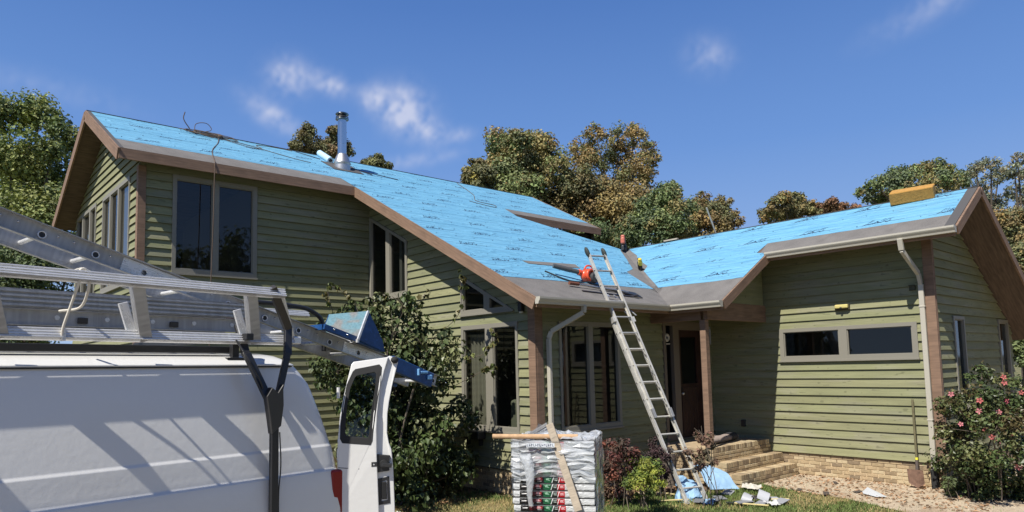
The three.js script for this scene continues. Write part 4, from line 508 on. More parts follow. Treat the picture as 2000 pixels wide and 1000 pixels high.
  mesh('loose_flap', facets(9, 9, (u, v) => [-0.3 + 0.36 * u + 0.05 * v, 1.43 + 0.17 * Math.sin(u * 3.14) * (1 - 0.4 * v) * (0.5 + crease(u, v, 12)), -0.1 - 0.35 * v]), M.plastic, sheet); mesh('printed_film', [grid(20, 4, (u, v) => [-0.3 + 0.34 * u, 1.395 - 0.05 * v, 0.075 + 0.008 * Math.sin(u * 20)])], (() => { const c = document.createElement('canvas'); c.width = 512; c.height = 64; const g = c.getContext('2d'); g.fillStyle = '#cfd3d8'; g.fillRect(0, 0, 512, 64); g.fillStyle = '#3a4660'; for (let i = 0; i < 13; i++) { g.fillRect(12 + i * 38, 12, 9, 40); g.fillRect(22 + i * 38, 10 + (i % 3) * 12, 14, 10); } const t = new THREE.CanvasTexture(c); t.colorSpace = THREE.SRGBColorSpace; return new THREE.MeshStandardMaterial({ map: t, roughness: 0.3 }); })(), sheet);
  const tb = onStack(mesh('cardboard_tube', cyl(0.03, V3(-0.73, 1.465, 0.0), V3(0.3, 1.455, -0.06), 18), new THREE.MeshStandardMaterial({ map: tint([0.5, 0.32, 0.18], (u, v) => fbm(u * 6, v * 30, 4, 3, 6, 30), 0.25, 128, 128), roughness: 0.85 }))); tag(tb, 'long tan cardboard tube lying across the plastic on the shingle stack', 'tube');
  M.lumber = new THREE.MeshStandardMaterial({ map: tint([0.43, 0.36, 0.275], (u, v) => 0.6 * fbm(u * 8, v * 60, 4, 3, 8, 60) + 0.4 * fbm(u * 5, v * 5, 3, 9, 5, 5), 0.4, 256, 256, [2, 2]), roughness: 0.85 });
  tag(onStack(mesh('lumber_board', [beam(V3(-0.03, 1.61, -0.02), V3(0.31, 0.63, 0.13), 0.09, 0.04, V3(0, 0, 1), 0.004)], M.lumber)), 'weathered wooden board leaning against the front of the shingle stack', 'board');
  tag(onStack(mesh('metal_strip', [beam(V3(-0.05, 1.6, -0.06), V3(-0.36, 1.43, -0.3), 0.1, 0.004, V3(0, 1, 0)), beam(V3(-0.06, 1.61, -0.01), V3(-0.37, 1.44, -0.25), 0.004, 0.04)], M.aluDull)), 'grey bent metal strip on top of the shingle stack behind the board', 'metal strip');
}

// ---------------------------------------------------------------- things left on the roof
const upM = V3(0, 1, T).normalize(), mainP = (x, z, d = 0) => V3(x, yM(z) + d, z), wingP = (x, z, d = 0) => V3(x, yW(x) + d, z);
{
  const c = thing('chimney_pipe', 'shiny steel chimney pipe with a round cap on the blue roof', 'chimney', [8.52, yM(-16.12), -16.12]);
  mesh('flashing', slab('x', [[8.12, -15.75], [8.95, -15.75], [9.0, -16.5], [8.1, -16.5]].map(([x, z]) => [x - 8.52, z + 16.12]), (x, z) => -T * z, 0.004, M.black, c, 0.024).geometry, M.darkStrip, c); c.remove(c.children[0]);
  mesh('storm_collar', lathe([[0.21, -0.12], [0.215, 0.05], [0.2, 0.08], [0.225, 0.12], [0.215, 0.135], [0.16, 0.3], [0.125, 0.36], [0.118, 0.37]], 28), M.steelDull, c); mesh('pipe', lathe([[0.112, 0.3], [0.112, 0.62], [0.1135, 0.625], [0.1135, 0.632], [0.112, 0.637], [0.112, 1.28], [0.114, 1.3]], 28), M.steel, c);
  const cap = mesh('cap', lathe([[0.11, 1.27], [0.165, 1.285], [0.17, 1.3], [0.165, 1.315], [0.1, 1.33], [0.09, 1.36], [0.1, 1.4], [0.165, 1.42], [0.17, 1.435], [0.16, 1.45], [0.08, 1.485], [0.02, 1.5], [0, 1.502]], 28), std(0.22, 0.22, 0.22, { metalness: 1, roughness: 0.28 }), c); mesh('band', lathe([[0.155, 1.33], [0.162, 1.335], [0.162, 1.355], [0.155, 1.36]], 24), M.darkBar, cap);
}
slab('felt_edge', [[7.7, -17.1], [8.2, -16.72], [8.24, -16.8], [7.72, -17.16]], fM, 0.006, M.black, roof, 0.02); slab('felt_edge', [[8.75, -16.35], [9.25, -15.85], [9.3, -15.95], [8.9, -16.42]], fM, 0.006, M.black, roof, 0.02); slab('felt_edge', [[8.95, -16.15], [10.05, -15.85], [10.07, -15.93], [8.95, -16.26]], fM, 0.006, M.black, roof, 0.02);
{ const r = thing('underlayment_roll', 'part used pale blue roll of underlayment beside the chimney pipe', 'roll'); const a = V3(8.4, yM(-17.15) + 0.1, -17.15), b = V3(8.36, yM(-16.45) + 0.09, -16.45); mesh('sheet', cyl(0.085, a, b, 18), std(0.45, 0.66, 0.8, { roughness: 0.5 }), r); mesh('core', cyl(0.045, b.clone().lerp(a, 0.02), b.clone().lerp(a, -0.004), 14), M.black, r); }
const ropeBrown = std(0.12, 0.085, 0.065, { roughness: 0.95 });
{
  const Rr = rng(31), t = thing('safety_rope', 'brown rope coiled on the left ridge and hanging down past the upstairs window', 'rope'), c = [5.45, -17.05];
  for (let i = 0; i < 6; i++) { const pts = [], ox = (Rr() - 0.5) * 0.5, oz = (Rr() - 0.3) * 0.3, ra = 0.28 + Rr() * 0.42, rz = 0.1 + Rr() * 0.14; for (let k = 0; k < 9; k++) { const a = (k / 9) * 6.283; const x = c[0] + ox + Math.cos(a) * ra, z = Math.min(-16.2, Math.max(-17.2, c[1] + oz + Math.sin(a) * rz)); pts.push(V3(x, yM(z) + 0.03 + Rr() * 0.04, z)); } mesh('coil', tube(pts, 0.009, 40, 5, true), ropeBrown, t); }
  mesh('coil', tube([V3(5.2, 8.1, -17.2), V3(5.25, 8.3, -17.25), V3(5.5, 8.36, -17.25), V3(5.6, 8.22, -17.22), V3(5.35, 8.1, -17.2)], 0.009, 30, 5), ropeBrown, t); mesh('loose_end', tube([V3(5.1, 8.12, -17.2), V3(4.95, 8.35, -17.2), V3(4.98, 8.52, -17.2)], 0.012, 16, 5), ropeBrown, t);
  mesh('knot', new THREE.IcosahedronGeometry(0.05, 1).scale(1.3, 0.8, 1).translate(5.72, yM(-16.95) + 0.06, -16.95), ropeBrown, t);
  mesh('hanging_line', [tube([mainP(5.65, -16.85, 0.04), mainP(5.45, -16.3, 0.02), mainP(5.0, -15.3, 0.02), mainP(4.72, -14.3, 0.02), V3(4.66, yM(-14.12) + 0.02, -14.09), V3(4.645, 6.3, -14.06)], 0.01, 40, 5), tube([V3(4.645, 6.31, -14.06), V3(4.63, 5.2, -14.06), V3(4.6, 3.9, -14.06), V3(4.6, 0.9, -14.1)], 0.01, 20, 5)], ropeBrown, t);
  mesh('loose_line', [tube([mainP(5.75, -16.95, 0.03), mainP(6.3, -16.75, 0.02), mainP(6.6, -16.55, 0.02), mainP(7.3, -16.1, 0.02), mainP(7.6, -16.0, 0.02)], 0.008, 40, 5), tube([mainP(5.8, -16.8, 0.03), mainP(6.3, -16.5, 0.02), mainP(6.6, -16.6, 0.02), mainP(6.6, -16.95, 0.02), mainP(7.3, -17.15, 0.02), mainP(7.6, -17.1, 0.02)], 0.008, 40, 5)], ropeBrown, t);
  tag(mesh('thin_rope', [tube([mainP(12.97, -17.1, 0.02), mainP(12.5, -15.7, 0.02), mainP(12.0, -14.9, 0.02), mainP(12.5, -14.75, 0.02), mainP(12.3, -14.5, 0.02), mainP(11.9, -14.6, 0.02), mainP(11.6, -14.75, 0.02)], 0.008, 50, 5)], ropeBrown), 'thin rope lying in loops near the right end of the ridge', 'rope');
}
{
  const b = thing('leaf_blower', 'orange and black leaf blower lying on the grey strip left of the ladder top', 'leaf blower'), P = (x, z, d) => mainP(x, z, d), org = new THREE.MeshPhysicalMaterial({ color: L3(0.75, 0.09, 0.03), roughness: 0.35, clearcoat: 0.4 }), dk = std(0.05, 0.05, 0.052, { roughness: 0.5 });
  const c = P(10.04, -9.12, 0.14), e = P(9.84, -9.16, 0.18);
  mesh('blower_tube', [cyl(0.045, e, P(9.68, -9.24, 0.18), 16), cyl(0.05, P(9.7, -9.23, 0.18), P(9.38, -9.38, 0.18), 16, 0.045)], std(0.07, 0.075, 0.078, { roughness: 0.5 }), b);
  const hs = new THREE.SphereGeometry(0.14, 20, 14).scale(1.15, 0.95, 0.75); hs.translate(c.x, c.y, c.z); mesh('housing', [hs, new THREE.TorusGeometry(0.1, 0.03, 8, 18).translate(c.x, c.y, c.z + 0.1), rb(0.14, 0.1, 0.12, c.x + 0.13, c.y + 0.03, c.z, 0.03), cyl(0.06, e, c, 14)], org, b);
  mesh('handle', tube([V3(c.x - 0.08, c.y + 0.11, c.z), V3(c.x + 0.0, c.y + 0.19, c.z), V3(c.x + 0.14, c.y + 0.18, c.z), V3(c.x + 0.2, c.y + 0.06, c.z)], 0.018, 20, 8), org, b); mesh('engine_cover', new THREE.CylinderGeometry(0.1, 0.11, 0.08, 20).rotateX(Math.PI / 2).translate(c.x + 0.06, c.y - 0.05, c.z + 0.14), dk, b); mesh('starter_disc', new THREE.CylinderGeometry(0.035, 0.035, 0.09, 16).rotateX(Math.PI / 2).translate(c.x + 0.06, c.y - 0.05, c.z + 0.15), M.steelDull, b); mesh('fuel_tank', rb(0.12, 0.11, 0.1, c.x + 0.2, c.y - 0.07, c.z + 0.06, 0.03), std(0.6, 0.58, 0.52, { roughness: 0.4 }), b); mesh('strap', tube([P(9.15, -9.38, 0.06), P(9.5, -9.05, 0.03), P(9.95, -8.95, 0.08)], 0.016, 20, 5), M.black, b);
  const t = thing('roofing_tool', 'roofing tear-off shovel with a wooden handle end on the low roof edge', 'tool'); mesh('grip', cyl(0.032, mainP(9.22, -8.82, 0.07), mainP(9.45, -8.8, 0.07), 10), std(0.16, 0.06, 0.035), t); mesh('shaft', cyl(0.018, mainP(9.4, -8.8, 0.07), mainP(10.7, -8.66, 0.05), 10), M.steelDull, t); mesh('blade', beam(mainP(10.55, -8.67, 0.05), mainP(10.95, -8.62, 0.03), 0.2, 0.008, upM), M.black, t);
  const t2 = thing('pry_bar', 'two dark flat pry bars lying along the gutter under the leaf blower', 'pry bar'); mesh('bar', beam(mainP(9.35, -8.62, 0.02), mainP(10.6, -8.52, 0.02), 0.045, 0.014, upM), M.darkBar, t2); mesh('bar', beam(mainP(9.6, -8.98, 0.03), mainP(10.9, -8.48, 0.03), 0.04, 0.014, upM), M.darkBar, t2); mesh('claw', beam(mainP(10.6, -8.52, 0.02), mainP(10.74, -8.46, 0.08), 0.05, 0.014, upM), M.darkBar, t2);
  const s3 = thing('metal_scrap', 'pale bent metal pieces hanging over the gutter behind the ladder', 'scrap'); mesh('strip', beam(mainP(9.92, -8.52, 0.02), V3(10.05, 3.08, -8.02), 0.05, 0.006, upM), M.alu, s3); mesh('strip', beam(mainP(10.08, -8.5, 0.03), V3(10.13, 3.18, -8.03), 0.04, 0.006, upM), M.aluDull, s3);
}
function nailer(name, label, cat, p, ry, body, k) {
  const g = thing(name, label, cat, p, ry); const o = (q) => q.scale(k, k, k);
  mesh('magazine', o(rb(0.09, 0.2, 0.12, 0.02, 0.11, 0, 0.02)), M.black, g); mesh('nose', o(rb(0.06, 0.12, 0.06, -0.08, 0.07, 0, 0.015)), M.darkBar, g); mesh('body', o(merge([rb(0.13, 0.17, 0.11, -0.05, 0.25, 0, 0.04), rb(0.1, 0.08, 0.1, -0.05, 0.35, 0, 0.03)])), body, g); mesh('grip', o(tube([V3(-0.01, 0.3, 0), V3(0.08, 0.3, 0), V3(0.16, 0.25, 0)], 0.025, 12, 8)), M.rubber, g); mesh('drum', o(new THREE.CylinderGeometry(0.075, 0.075, 0.07, 18).rotateX(Math.PI / 2).translate(0.1, 0.13, 0)), M.black, g); return g;
}
nailer('coil_nailer', 'orange and black nail gun standing at the top of the valley', 'nail gun', [14.4, yM(-11.82) - 0.01, -11.75], 0.5, std(0.5, 0.13, 0.08, { roughness: 0.45 }), 1.1); { const g = nailer('coil_nailer', 'yellow and black nail gun lying in the roof valley', 'nail gun', [13.22, yM(-10.3) + 0.03, -10.3], 0.8, std(0.72, 0.5, 0.04, { roughness: 0.4 }), 0.85); g.rotation.set(-0.3, 0.8, 0.9); }
{
  const b = mesh('insulation_block', (() => { const g = new RoundedBoxGeometry(0.3, 0.24, 0.74, 4, 0.025), p = g.attributes.position; for (let i = 0; i < p.count; i++) { const n = fbm(p.getX(i) * 14 + 9, p.getZ(i) * 14 + p.getY(i) * 9 + 30, 3, 5) - 0.5; p.setXYZ(i, p.getX(i) + n * 0.035, p.getY(i) + n * 0.04, p.getZ(i) + n * 0.03); } g.computeVertexNormals(); return uvBox(g); })(), new THREE.MeshStandardMaterial({ map: tint([0.42, 0.225, 0.055], (u, v) => 0.5 * fbm(u * 10, v * 10, 4, 3, 10, 10) + 0.5 * vnoise(u * 80, v * 80, 4, 80, 80), 0.45, 256, 256, [3, 3]), roughness: 1, bumpMap: brickBump, bumpScale: 0.006 }));
  b.position.set(14.5, yW(14.5) + 0.13, -4.75); b.rotation.set(0, 0.12, 0.42); tag(b, 'yellow brown block of insulation lying on the ridge of the right wing', 'insulation block');
  tag(mesh('wooden_pole', cyl(0.018, V3(14.95, 5.1, -9.2), V3(14.45, 5.98, -9.22), 8), std(0.5, 0.45, 0.38)), 'thin pale pole leaning up from behind the ridge of the right wing', 'pole'); tag(mesh('wood_offcut', beam(V3(14.62, yW(RX) + 0.04, -10.6), V3(14.64, yW(RX) + 0.045, -10.2), 0.08, 0.035, V3(0, 1, 0), 0.003), M.lumber), 'small pale wood offcut on the ridge right of the orange nail gun', 'offcut');
}

// ---------------------------------------------------------------- ground
const groundH = (x, z) => 0.33 * sstep(6.6, 3.4, x) + 0.012 * (fbm(x * 0.6 + 50, z * 0.6 + 50, 3, 8) - 0.5) - 0.008;
const warp = (u, c) => { const t = (u - 0.5) * 2; return c + 22 * t + 160 * t * t * t * t * t; };
const grassTex = tex(1024, 1024, (u, v) => {
  const a = fbm(u * 5, v * 5, 5, 3, 5, 5), b = fbm(u * 60, v * 60, 3, 13, 60, 60), d = sstep(0.42, 0.64, fbm(u * 7, v * 7, 4, 23, 7, 7));
  const g = [0.075, 0.1, 0.032], s = [0.27, 0.21, 0.095], k = 0.55 + 0.9 * b; return g.map((c, i) => lin(lerp(c, s[i], d * 0.75 + 0.25 * a) * k));
}, { rep: [0.25, 0.25] });
const fineBump = tex(512, 512, (u, v) => 0.5 * fbm(u * 40, v * 40, 3, 3, 40, 40) + 0.5 * vnoise(u * 200, v * 200, 5, 200, 200), { srgb: false, rep: [0.5, 0.5] });
M.lawn = new THREE.MeshStandardMaterial({ map: grassTex, bumpMap: fineBump, bumpScale: 0.03, roughness: 1 });
struct('bounce_drive', grid(40, 40, (u, v) => { const x = lerp(-14, 4.6 + 0.5 * Math.sin(v * 9), u), z = lerp(-5.9, 14, v); return [x, groundH(x, z) + 0.012, z]; }, (u, v, p) => [p[0], p[2]]), new THREE.MeshStandardMaterial({ map: tint([0.27, 0.24, 0.2], (u, v) => 0.5 * fbm(u * 8, v * 8, 4, 2, 8, 8) + 0.5 * vnoise(u * 120, v * 120, 9, 120, 120), 0.4, 512, 512, [0.4, 0.4]), roughness: 1 }));  // unseen gravel sheet, added to bounce neutral light onto the van side
struct('ground', grid(150, 150, (u, v) => { const x = warp(u, 9), z = warp(v, -8); return [x, groundH(x, z), z]; }, (u, v, p) => [p[0], p[2]]), M.lawn);
const sheetAt = (name, P, dy, m) => { const n = ccw(P), g = new THREE.ShapeGeometry(shape(n.map(([x, z]) => [x, -z]))); g.rotateX(-Math.PI / 2).translate(0, dy, 0); const p = g.attributes.position, u = new Float32Array(p.count * 2); for (let i = 0; i < p.count; i++) { u[2 * i] = p.getX(i); u[2 * i + 1] = p.getZ(i); } g.setAttribute('uv', new THREE.BufferAttribute(u, 2)); return struct(name, g, m); };
const pathP = [[13.9, -6.94], [12.25, -6.94], [12.05, -6.35], [12.0, -5.9], [11.85, -5.2], [11.4, -4.2], [10.9, -2.5], [10.6, 1], [24, 1], [24, -3.2], [18.6, -4.2], [13.9, -4.25]];
const gravelTex = tex(1024, 1024, (u, v) => { const a = fbm(u * 6, v * 6, 4, 2, 6, 6), b = vnoise(u * 150, v * 150, 9, 150, 150), c = vnoise(u * 60, v * 60, 19, 60, 60), d = sstep(0.55, 0.7, fbm(u * 9, v * 9, 3, 29, 9, 9)); return [0.45, 0.365, 0.26].map((q, i) => lin(lerp(q, [0.31, 0.22, 0.14][i], d * 0.6) * (0.6 + 0.3 * a + 0.3 * b + 0.22 * c))); }, { rep: [0.4, 0.4] });
sheetAt('path', pathP, 0.012, new THREE.MeshStandardMaterial({ map: gravelTex, bumpMap: fineBump, bumpScale: 0.012, roughness: 1 }));
const mulchTex = tex(512, 512, (u, v) => { const a = fbm(u * 8, v * 8, 4, 2, 8, 8), b = vnoise(u * 90, v * 90, 9, 90, 90); return [0.17, 0.11, 0.07].map((q) => lin(q * (0.4 + 0.7 * a + 0.5 * b))); }, { rep: [0.5, 0.5] });
sheetAt('mulch_bed', [[8.4, -8.82], [11.6, -8.82], [11.6, -7.3], [11.0, -7.35], [10.4, -7.55], [9.7, -7.95], [9.2, -8.2], [8.6, -8.5], [8.3, -9.4], [8.1, -10.2], [7.2, -10.9], [6.2, -10.9], [6.2, -13], [8.4, -13]], 0.016, new THREE.MeshStandardMaterial({ map: mulchTex, bumpMap: fineBump, bumpScale: 0.03, roughness: 1 }));
const inPoly = (P, x, z) => { let s = false; for (let i = 0, j = P.length - 1; i < P.length; j = i++) if ((P[i][1] > z) !== (P[j][1] > z) && x < ((P[j][0] - P[i][0]) * (z - P[i][1])) / (P[j][1] - P[i][1]) + P[i][0]) s = !s; return s; };
function scatter(name, geo, m, label, cat, n, place, seed) {        // uncountable small stuff, one instanced object
  const R = rng(seed), I = new THREE.InstancedMesh(geo, m, n), d = new THREE.Object3D(), c = new THREE.Color(); d.rotation.order = 'YXZ'; let k = 0, t = 0;
  while (k < n && t++ < n * 6) { const q = place(R, d); if (!q) continue; d.updateMatrix(); I.setMatrixAt(k, d.matrix); I.setColorAt(k, c.setRGB(...q)); k++; }
  I.count = k; I.name = name; I.castShadow = I.receiveShadow = true; I.userData.kind = 'stuff'; return tag(I, label, cat);
}
{
  const b = new Geo(), w = 0.004; b.quad([-w, 0, 0], [w, 0, 0], [w * 0.8, 0.035, 0.006], [-w * 0.8, 0.035, 0.006]); b.tri([-w * 0.8, 0.035, 0.006], [w * 0.8, 0.035, 0.006], [0, 0.068, 0.02]);
  scatter('grass', b.geo(), std(1, 1, 1, { roughness: 0.8, side: THREE.DoubleSide }), 'patchy green and straw coloured lawn grass in front of the house', 'grass', 110000, (R, d) => {
    const x = 4.6 + R() * 8, z = -12.2 + R() * 9.6; if (inPoly(pathP, x, z) && R() < 0.985) return; if (x > 8.3 && z < -8.3) return; if (x > 6.2 && z < -10.9 && R() < 0.9) return; if (x > 9.3 && z < -7.9 + (x - 9.3) * 0.3 && R() < 0.92) return;
    const dry = fbm(x * 0.9 + 3, z * 0.9 + 9, 4, 5) + 0.22 * sstep(8.6, 7, x) + 0.15 * sstep(11.3, 12.4, x - (z + 5) * 0.3), lush = fbm(x * 1.7, z * 1.7, 3, 15); if (lush < 0.3 && R() < 0.6) return;
    d.position.set(x, groundH(x, z) - 0.004, z); d.rotation.set((R() - 0.3) * 0.9, R() * 6.28, (R() - 0.5) * 0.8); const s = (0.55 + R() * 0.75) * (dry > 0.62 ? 0.75 : 1); d.scale.set(s * 1.2, s, s);
    const k = 0.7 + R() * 0.6; return R() < sstep(0.45, 0.72, dry) * 0.85 ? [0.36 * k, 0.28 * k, 0.12 * k] : [0.12 * k, 0.165 * k, 0.04 * k];
  }, 1);
  const peb = new THREE.IcosahedronGeometry(1, 0), leaf = new Geo(); leaf.tri([0, 0, 0], [0.022, 0.006, 0.03], [0, -0.002, 0.065]); leaf.tri([0, 0, 0], [0, -0.002, 0.065], [-0.022, 0.01, 0.03]);
  scatter('gravel', peb, std(1, 1, 1, { roughness: 1 }), 'tan gravel scattered over the path by the right wing', 'gravel', 4200, (R, d) => { const x = 10.6 + R() * 4.6, z = -7 + R() * 5.4; if (!inPoly(pathP, x, z)) return; const s = 0.004 + 0.008 * R() * R(); d.position.set(x, 0.012 + s * 0.3, z); d.rotation.set(R() * 3, R() * 3, R() * 3); d.scale.set(s, s * 0.7, s * 1.2); const k = 0.6 + 0.7 * R(); return [0.45 * k, 0.38 * k, 0.29 * k]; }, 2);
  scatter('leaf_litter', leaf.geo(), std(1, 1, 1, { roughness: 0.9, side: THREE.DoubleSide }), 'dry brown fallen leaves under the shrubs along the house', 'leaf litter', 4600, (R, d) => { const a = R(); let x, z; if (a < 0.4) { x = 6 + R() * 2.4; z = -11.6 + R() * 1.8; } else if (a < 0.75) { x = 8.5 + R() * 3; z = -8.8 + R() * 1.1; } else { x = 11.8 + R() * 2.2; z = -6.9 + R() * 3.6; } d.position.set(x, groundH(x, z) + 0.018 + R() * 0.012, z); d.rotation.set((R() - 0.5) * 1.2, R() * 6.28, (R() - 0.5) * 1.2); d.scale.setScalar(0.6 + R() * 0.7); const k = 0.6 + R() * 0.8; return a < 0.75 ? [0.26 * k, 0.15 * k, 0.075 * k] : [0.3 * k, 0.18 * k, 0.1 * k]; }, 3);
}

// ---------------------------------------------------------------- trees and shrubs
// lobes of each crown: x, y, z, radius in metres
const LOBES = {
left:[[2.9,12.1,-31.3,0.93],[3.8,12.1,-31.2,0.95],[3.2,10.6,-30.3,1.2],[4.2,11.2,-30.1,0.82],[4.3,10.2,-31.8,1.29],[3.2,9.8,-32.8,1.29],[3.5,8.1,-29.6,1.38],[4.3,8.5,-29.1,0.79],[2.9,7.1,-29.9,1.17],[4.2,7.1,-30.3,1.02]],
leftLow:[[2.6,5.8,-27.6,1.07],[3.7,5.7,-28.4,1.13],[4.5,6.3,-28.3,0.77],[3.0,4.3,-28.4,1.11],[4.2,4.6,-28.9,0.97]],
ridgeA:[[18.3,16.7,-38.8,0.47],[17.3,15.5,-37.6,0.64],[18.6,15.8,-38.5,0.73],[17.3,15.4,-38.5,0.39],[18.7,15.2,-37.9,0.66]],
ridgeB:[[19.5,16.6,-37.8,0.44],[20.0,16.3,-39.1,0.69],[20.1,15.8,-38.0,0.61],[19.1,15.4,-37.9,0.53]],
ridgeC:[[21.9,15.2,-37.0,0.37],[21.9,15.1,-37.9,0.49],[21.8,14.6,-36.1,0.44],[21.4,14.2,-36.2,0.67]],
mid:[[23.4,13.8,-25.8,0.7],[23.8,14.0,-27.6,0.83],[25.4,13.9,-26.3,0.83],[23.6,12.8,-26.8,1.3],[25.2,12.9,-26.3,1.32],[23.4,12.6,-27.8,1.02],[24.7,12.1,-24.7,0.84],[22.7,11.1,-25.5,1.24],[25.0,11.2,-25.7,1.3]],
midLow:[[21.6,12.4,-26.9,0.39],[21.2,11.7,-26.5,0.55],[21.3,11.4,-25.9,0.68],[21.4,11.1,-26.6,0.55]],
tall:[[29.0,15.0,-26.3,0.69],[29.1,15.2,-25.4,0.56],[30.0,14.8,-24.8,0.78],[31.1,15.2,-24.4,0.69],[32.7,14.9,-24.7,0.65],[32.3,14.0,-24.0,0.45],[28.5,14.1,-26.2,0.62],[29.3,14.1,-25.4,0.78],[30.7,14.1,-24.9,0.88],[30.9,13.4,-23.8,0.77],[28.7,13.2,-25.7,0.93],[30.4,13.1,-25.5,1.11],[30.4,12.6,-23.8,0.86],[31.9,12.8,-24.1,0.63]],
gold:[[25.6,11.6,-24.0,0.98],[27.2,11.4,-24.0,1.16],[26.2,11.0,-25.1,1.16],[27.0,10.4,-24.2,1.3],[27.7,10.7,-23.5,1.16],[25.7,9.7,-24.2,1.13],[28.5,10.8,-22.7,1.15],[27.4,9.6,-22.5,1.26]],
green:[[27.2,10.3,-19.5,0.53],[26.9,9.6,-18.9,0.77],[26.6,9.5,-19.6,0.78],[26.3,8.7,-18.4,0.75],[26.1,8.4,-19.4,1.02],[28.5,8.3,-20.3,0.82],[25.4,8.2,-20.0,0.76],[25.4,8.5,-21.8,0.93],[28.0,8.4,-19.3,0.66]],
small:[[36.6,12.2,-23.7,0.47],[36.1,11.5,-23.2,0.73],[37.2,11.7,-22.7,0.6],[34.5,10.7,-23.1,0.8],[35.5,10.5,-22.2,0.9],[36.6,10.6,-21.7,0.52],[36.3,9.8,-21.9,0.71],[35.1,9.8,-22.8,0.81]],
wingA:[[42.4,12.4,-21.4,0.57],[44.3,12.8,-21.5,0.58],[42.1,12.1,-22.0,0.5],[45.8,12.6,-21.7,0.67],[44.4,12.1,-21.9,0.92],[42.9,11.9,-22.8,0.55],[45.6,12.2,-21.0,0.66]],
wingB:[[45.2,12.2,-19.6,0.5],[47.8,12.4,-19.9,0.45],[46.3,12.2,-20.9,0.52],[46.3,11.9,-20.4,0.74],[47.0,12.0,-18.9,0.36]],
right:[[42.0,12.6,-14.0,0.56],[42.3,12.6,-13.3,0.61],[42.6,12.6,-12.6,0.55],[41.6,12.3,-14.6,0.62],[43.1,12.1,-12.2,0.67],[39.3,11.6,-14.5,0.53],[39.4,11.3,-15.2,0.42],[40.1,11.4,-13.2,0.88],[41.1,11.3,-12.3,0.88],[40.6,11.2,-14.9,0.61],[44.0,11.9,-12.0,0.55],[42.2,11.3,-14.4,0.93],[42.9,11.2,-13.3,0.77]],
thinA:[[48.4,13.5,-12.3,0.47],[47.5,13.3,-11.3,0.52],[49.3,13.0,-11.4,0.53],[49.5,13.3,-12.9,0.41],[49.6,12.7,-12.3,0.68],[49.2,11.7,-11.6,0.66],[48.3,11.6,-12.3,0.6],[48.4,10.5,-11.4,0.65]],
thinB:[[49.0,13.7,-10.3,0.45],[48.5,12.9,-10.4,0.51],[52.0,13.1,-10.6,0.61],[50.7,12.1,-10.9,0.67],[49.5,11.0,-10.1,0.65],[49.7,10.6,-11.0,0.59],[48.9,9.5,-10.4,0.64],[48.8,9.4,-11.1,0.59]],
edge:[[36.3,8.0,-8.4,0.61],[36.5,7.2,-7.9,0.67],[35.7,6.5,-8.0,0.66],[35.4,5.8,-7.6,0.7],[36.6,5.3,-8.1,0.72],[37.7,8.3,-8.0,0.5],[35.8,4.3,-8.0,0.59]],
edgeLow:[[21.8,3.3,-4.8,0.31],[21.8,2.7,-4.8,0.36],[21.8,2.3,-4.9,0.29],[24.1,3.8,-5.3,0.24]],
vine:[[6.1,1.4,-10.9,0.71],[6.8,1.9,-10.8,0.94],[6.6,2.6,-9.6,0.56],[6.2,2.9,-10.0,0.6],[6.0,3.0,-11.0,0.39],[7.6,1.4,-10.2,0.36],[6.9,1.0,-9.8,0.58],[6.3,0.7,-9.8,0.63],[6.5,0.4,-11.3,0.49],[6.0,2.2,-10.4,0.55],[7.4,0.4,-10.2,0.44],[5.5,2.3,-10.6,0.36],[5.7,3.1,-11.3,0.21],[6.1,3.3,-11.2,0.16],[6.4,3.4,-10.8,0.23],[6.4,3.4,-10.0,0.19]],
barberry:[[9.1,0.9,-7.9,0.17],[8.6,1.0,-7.2,0.16],[8.6,0.7,-7.5,0.19],[8.9,0.7,-7.5,0.25],[9.3,0.3,-8.0,0.26],[8.7,0.9,-7.1,0.12],[9.5,0.4,-7.8,0.15]],
goldBush:[[9.1,0.8,-7.3,0.16],[9.2,0.5,-7.5,0.18],[8.7,0.7,-6.8,0.19],[8.7,0.6,-6.6,0.15],[8.5,0.5,-6.8,0.22],[9.0,0.4,-7.4,0.13],[9.4,0.3,-7.3,0.16]],
darkBarb:[[10.0,0.9,-7.6,0.17],[9.7,0.7,-7.5,0.17],[9.7,0.8,-7.2,0.13],[10.3,0.4,-7.7,0.16]],
dry:[[10.2,1.1,-6.8,0.15],[9.4,1.1,-6.1,0.1],[9.3,0.9,-6.4,0.12],[10.2,0.8,-6.8,0.13],[10.4,0.6,-6.7,0.09],[9.5,0.7,-6.4,0.1]],
hib:[[13.0,1.7,-3.3,0.42],[13.5,1.7,-3.1,0.35],[13.1,1.2,-3.8,0.31],[12.7,1.1,-3.3,0.53],[13.7,0.5,-3.9,0.48],[13.6,0.6,-3.4,0.56],[14.1,1.1,-3.3,0.46],[12.5,1.6,-3.7,0.17],[14.3,0.2,-3.6,0.42],[13.6,2.0,-3.6,0.2],[13.5,0.3,-3.2,0.35]],
sprout:[[13.0,0.2,-4.0,0.14],[12.6,0.4,-3.9,0.07]],
};
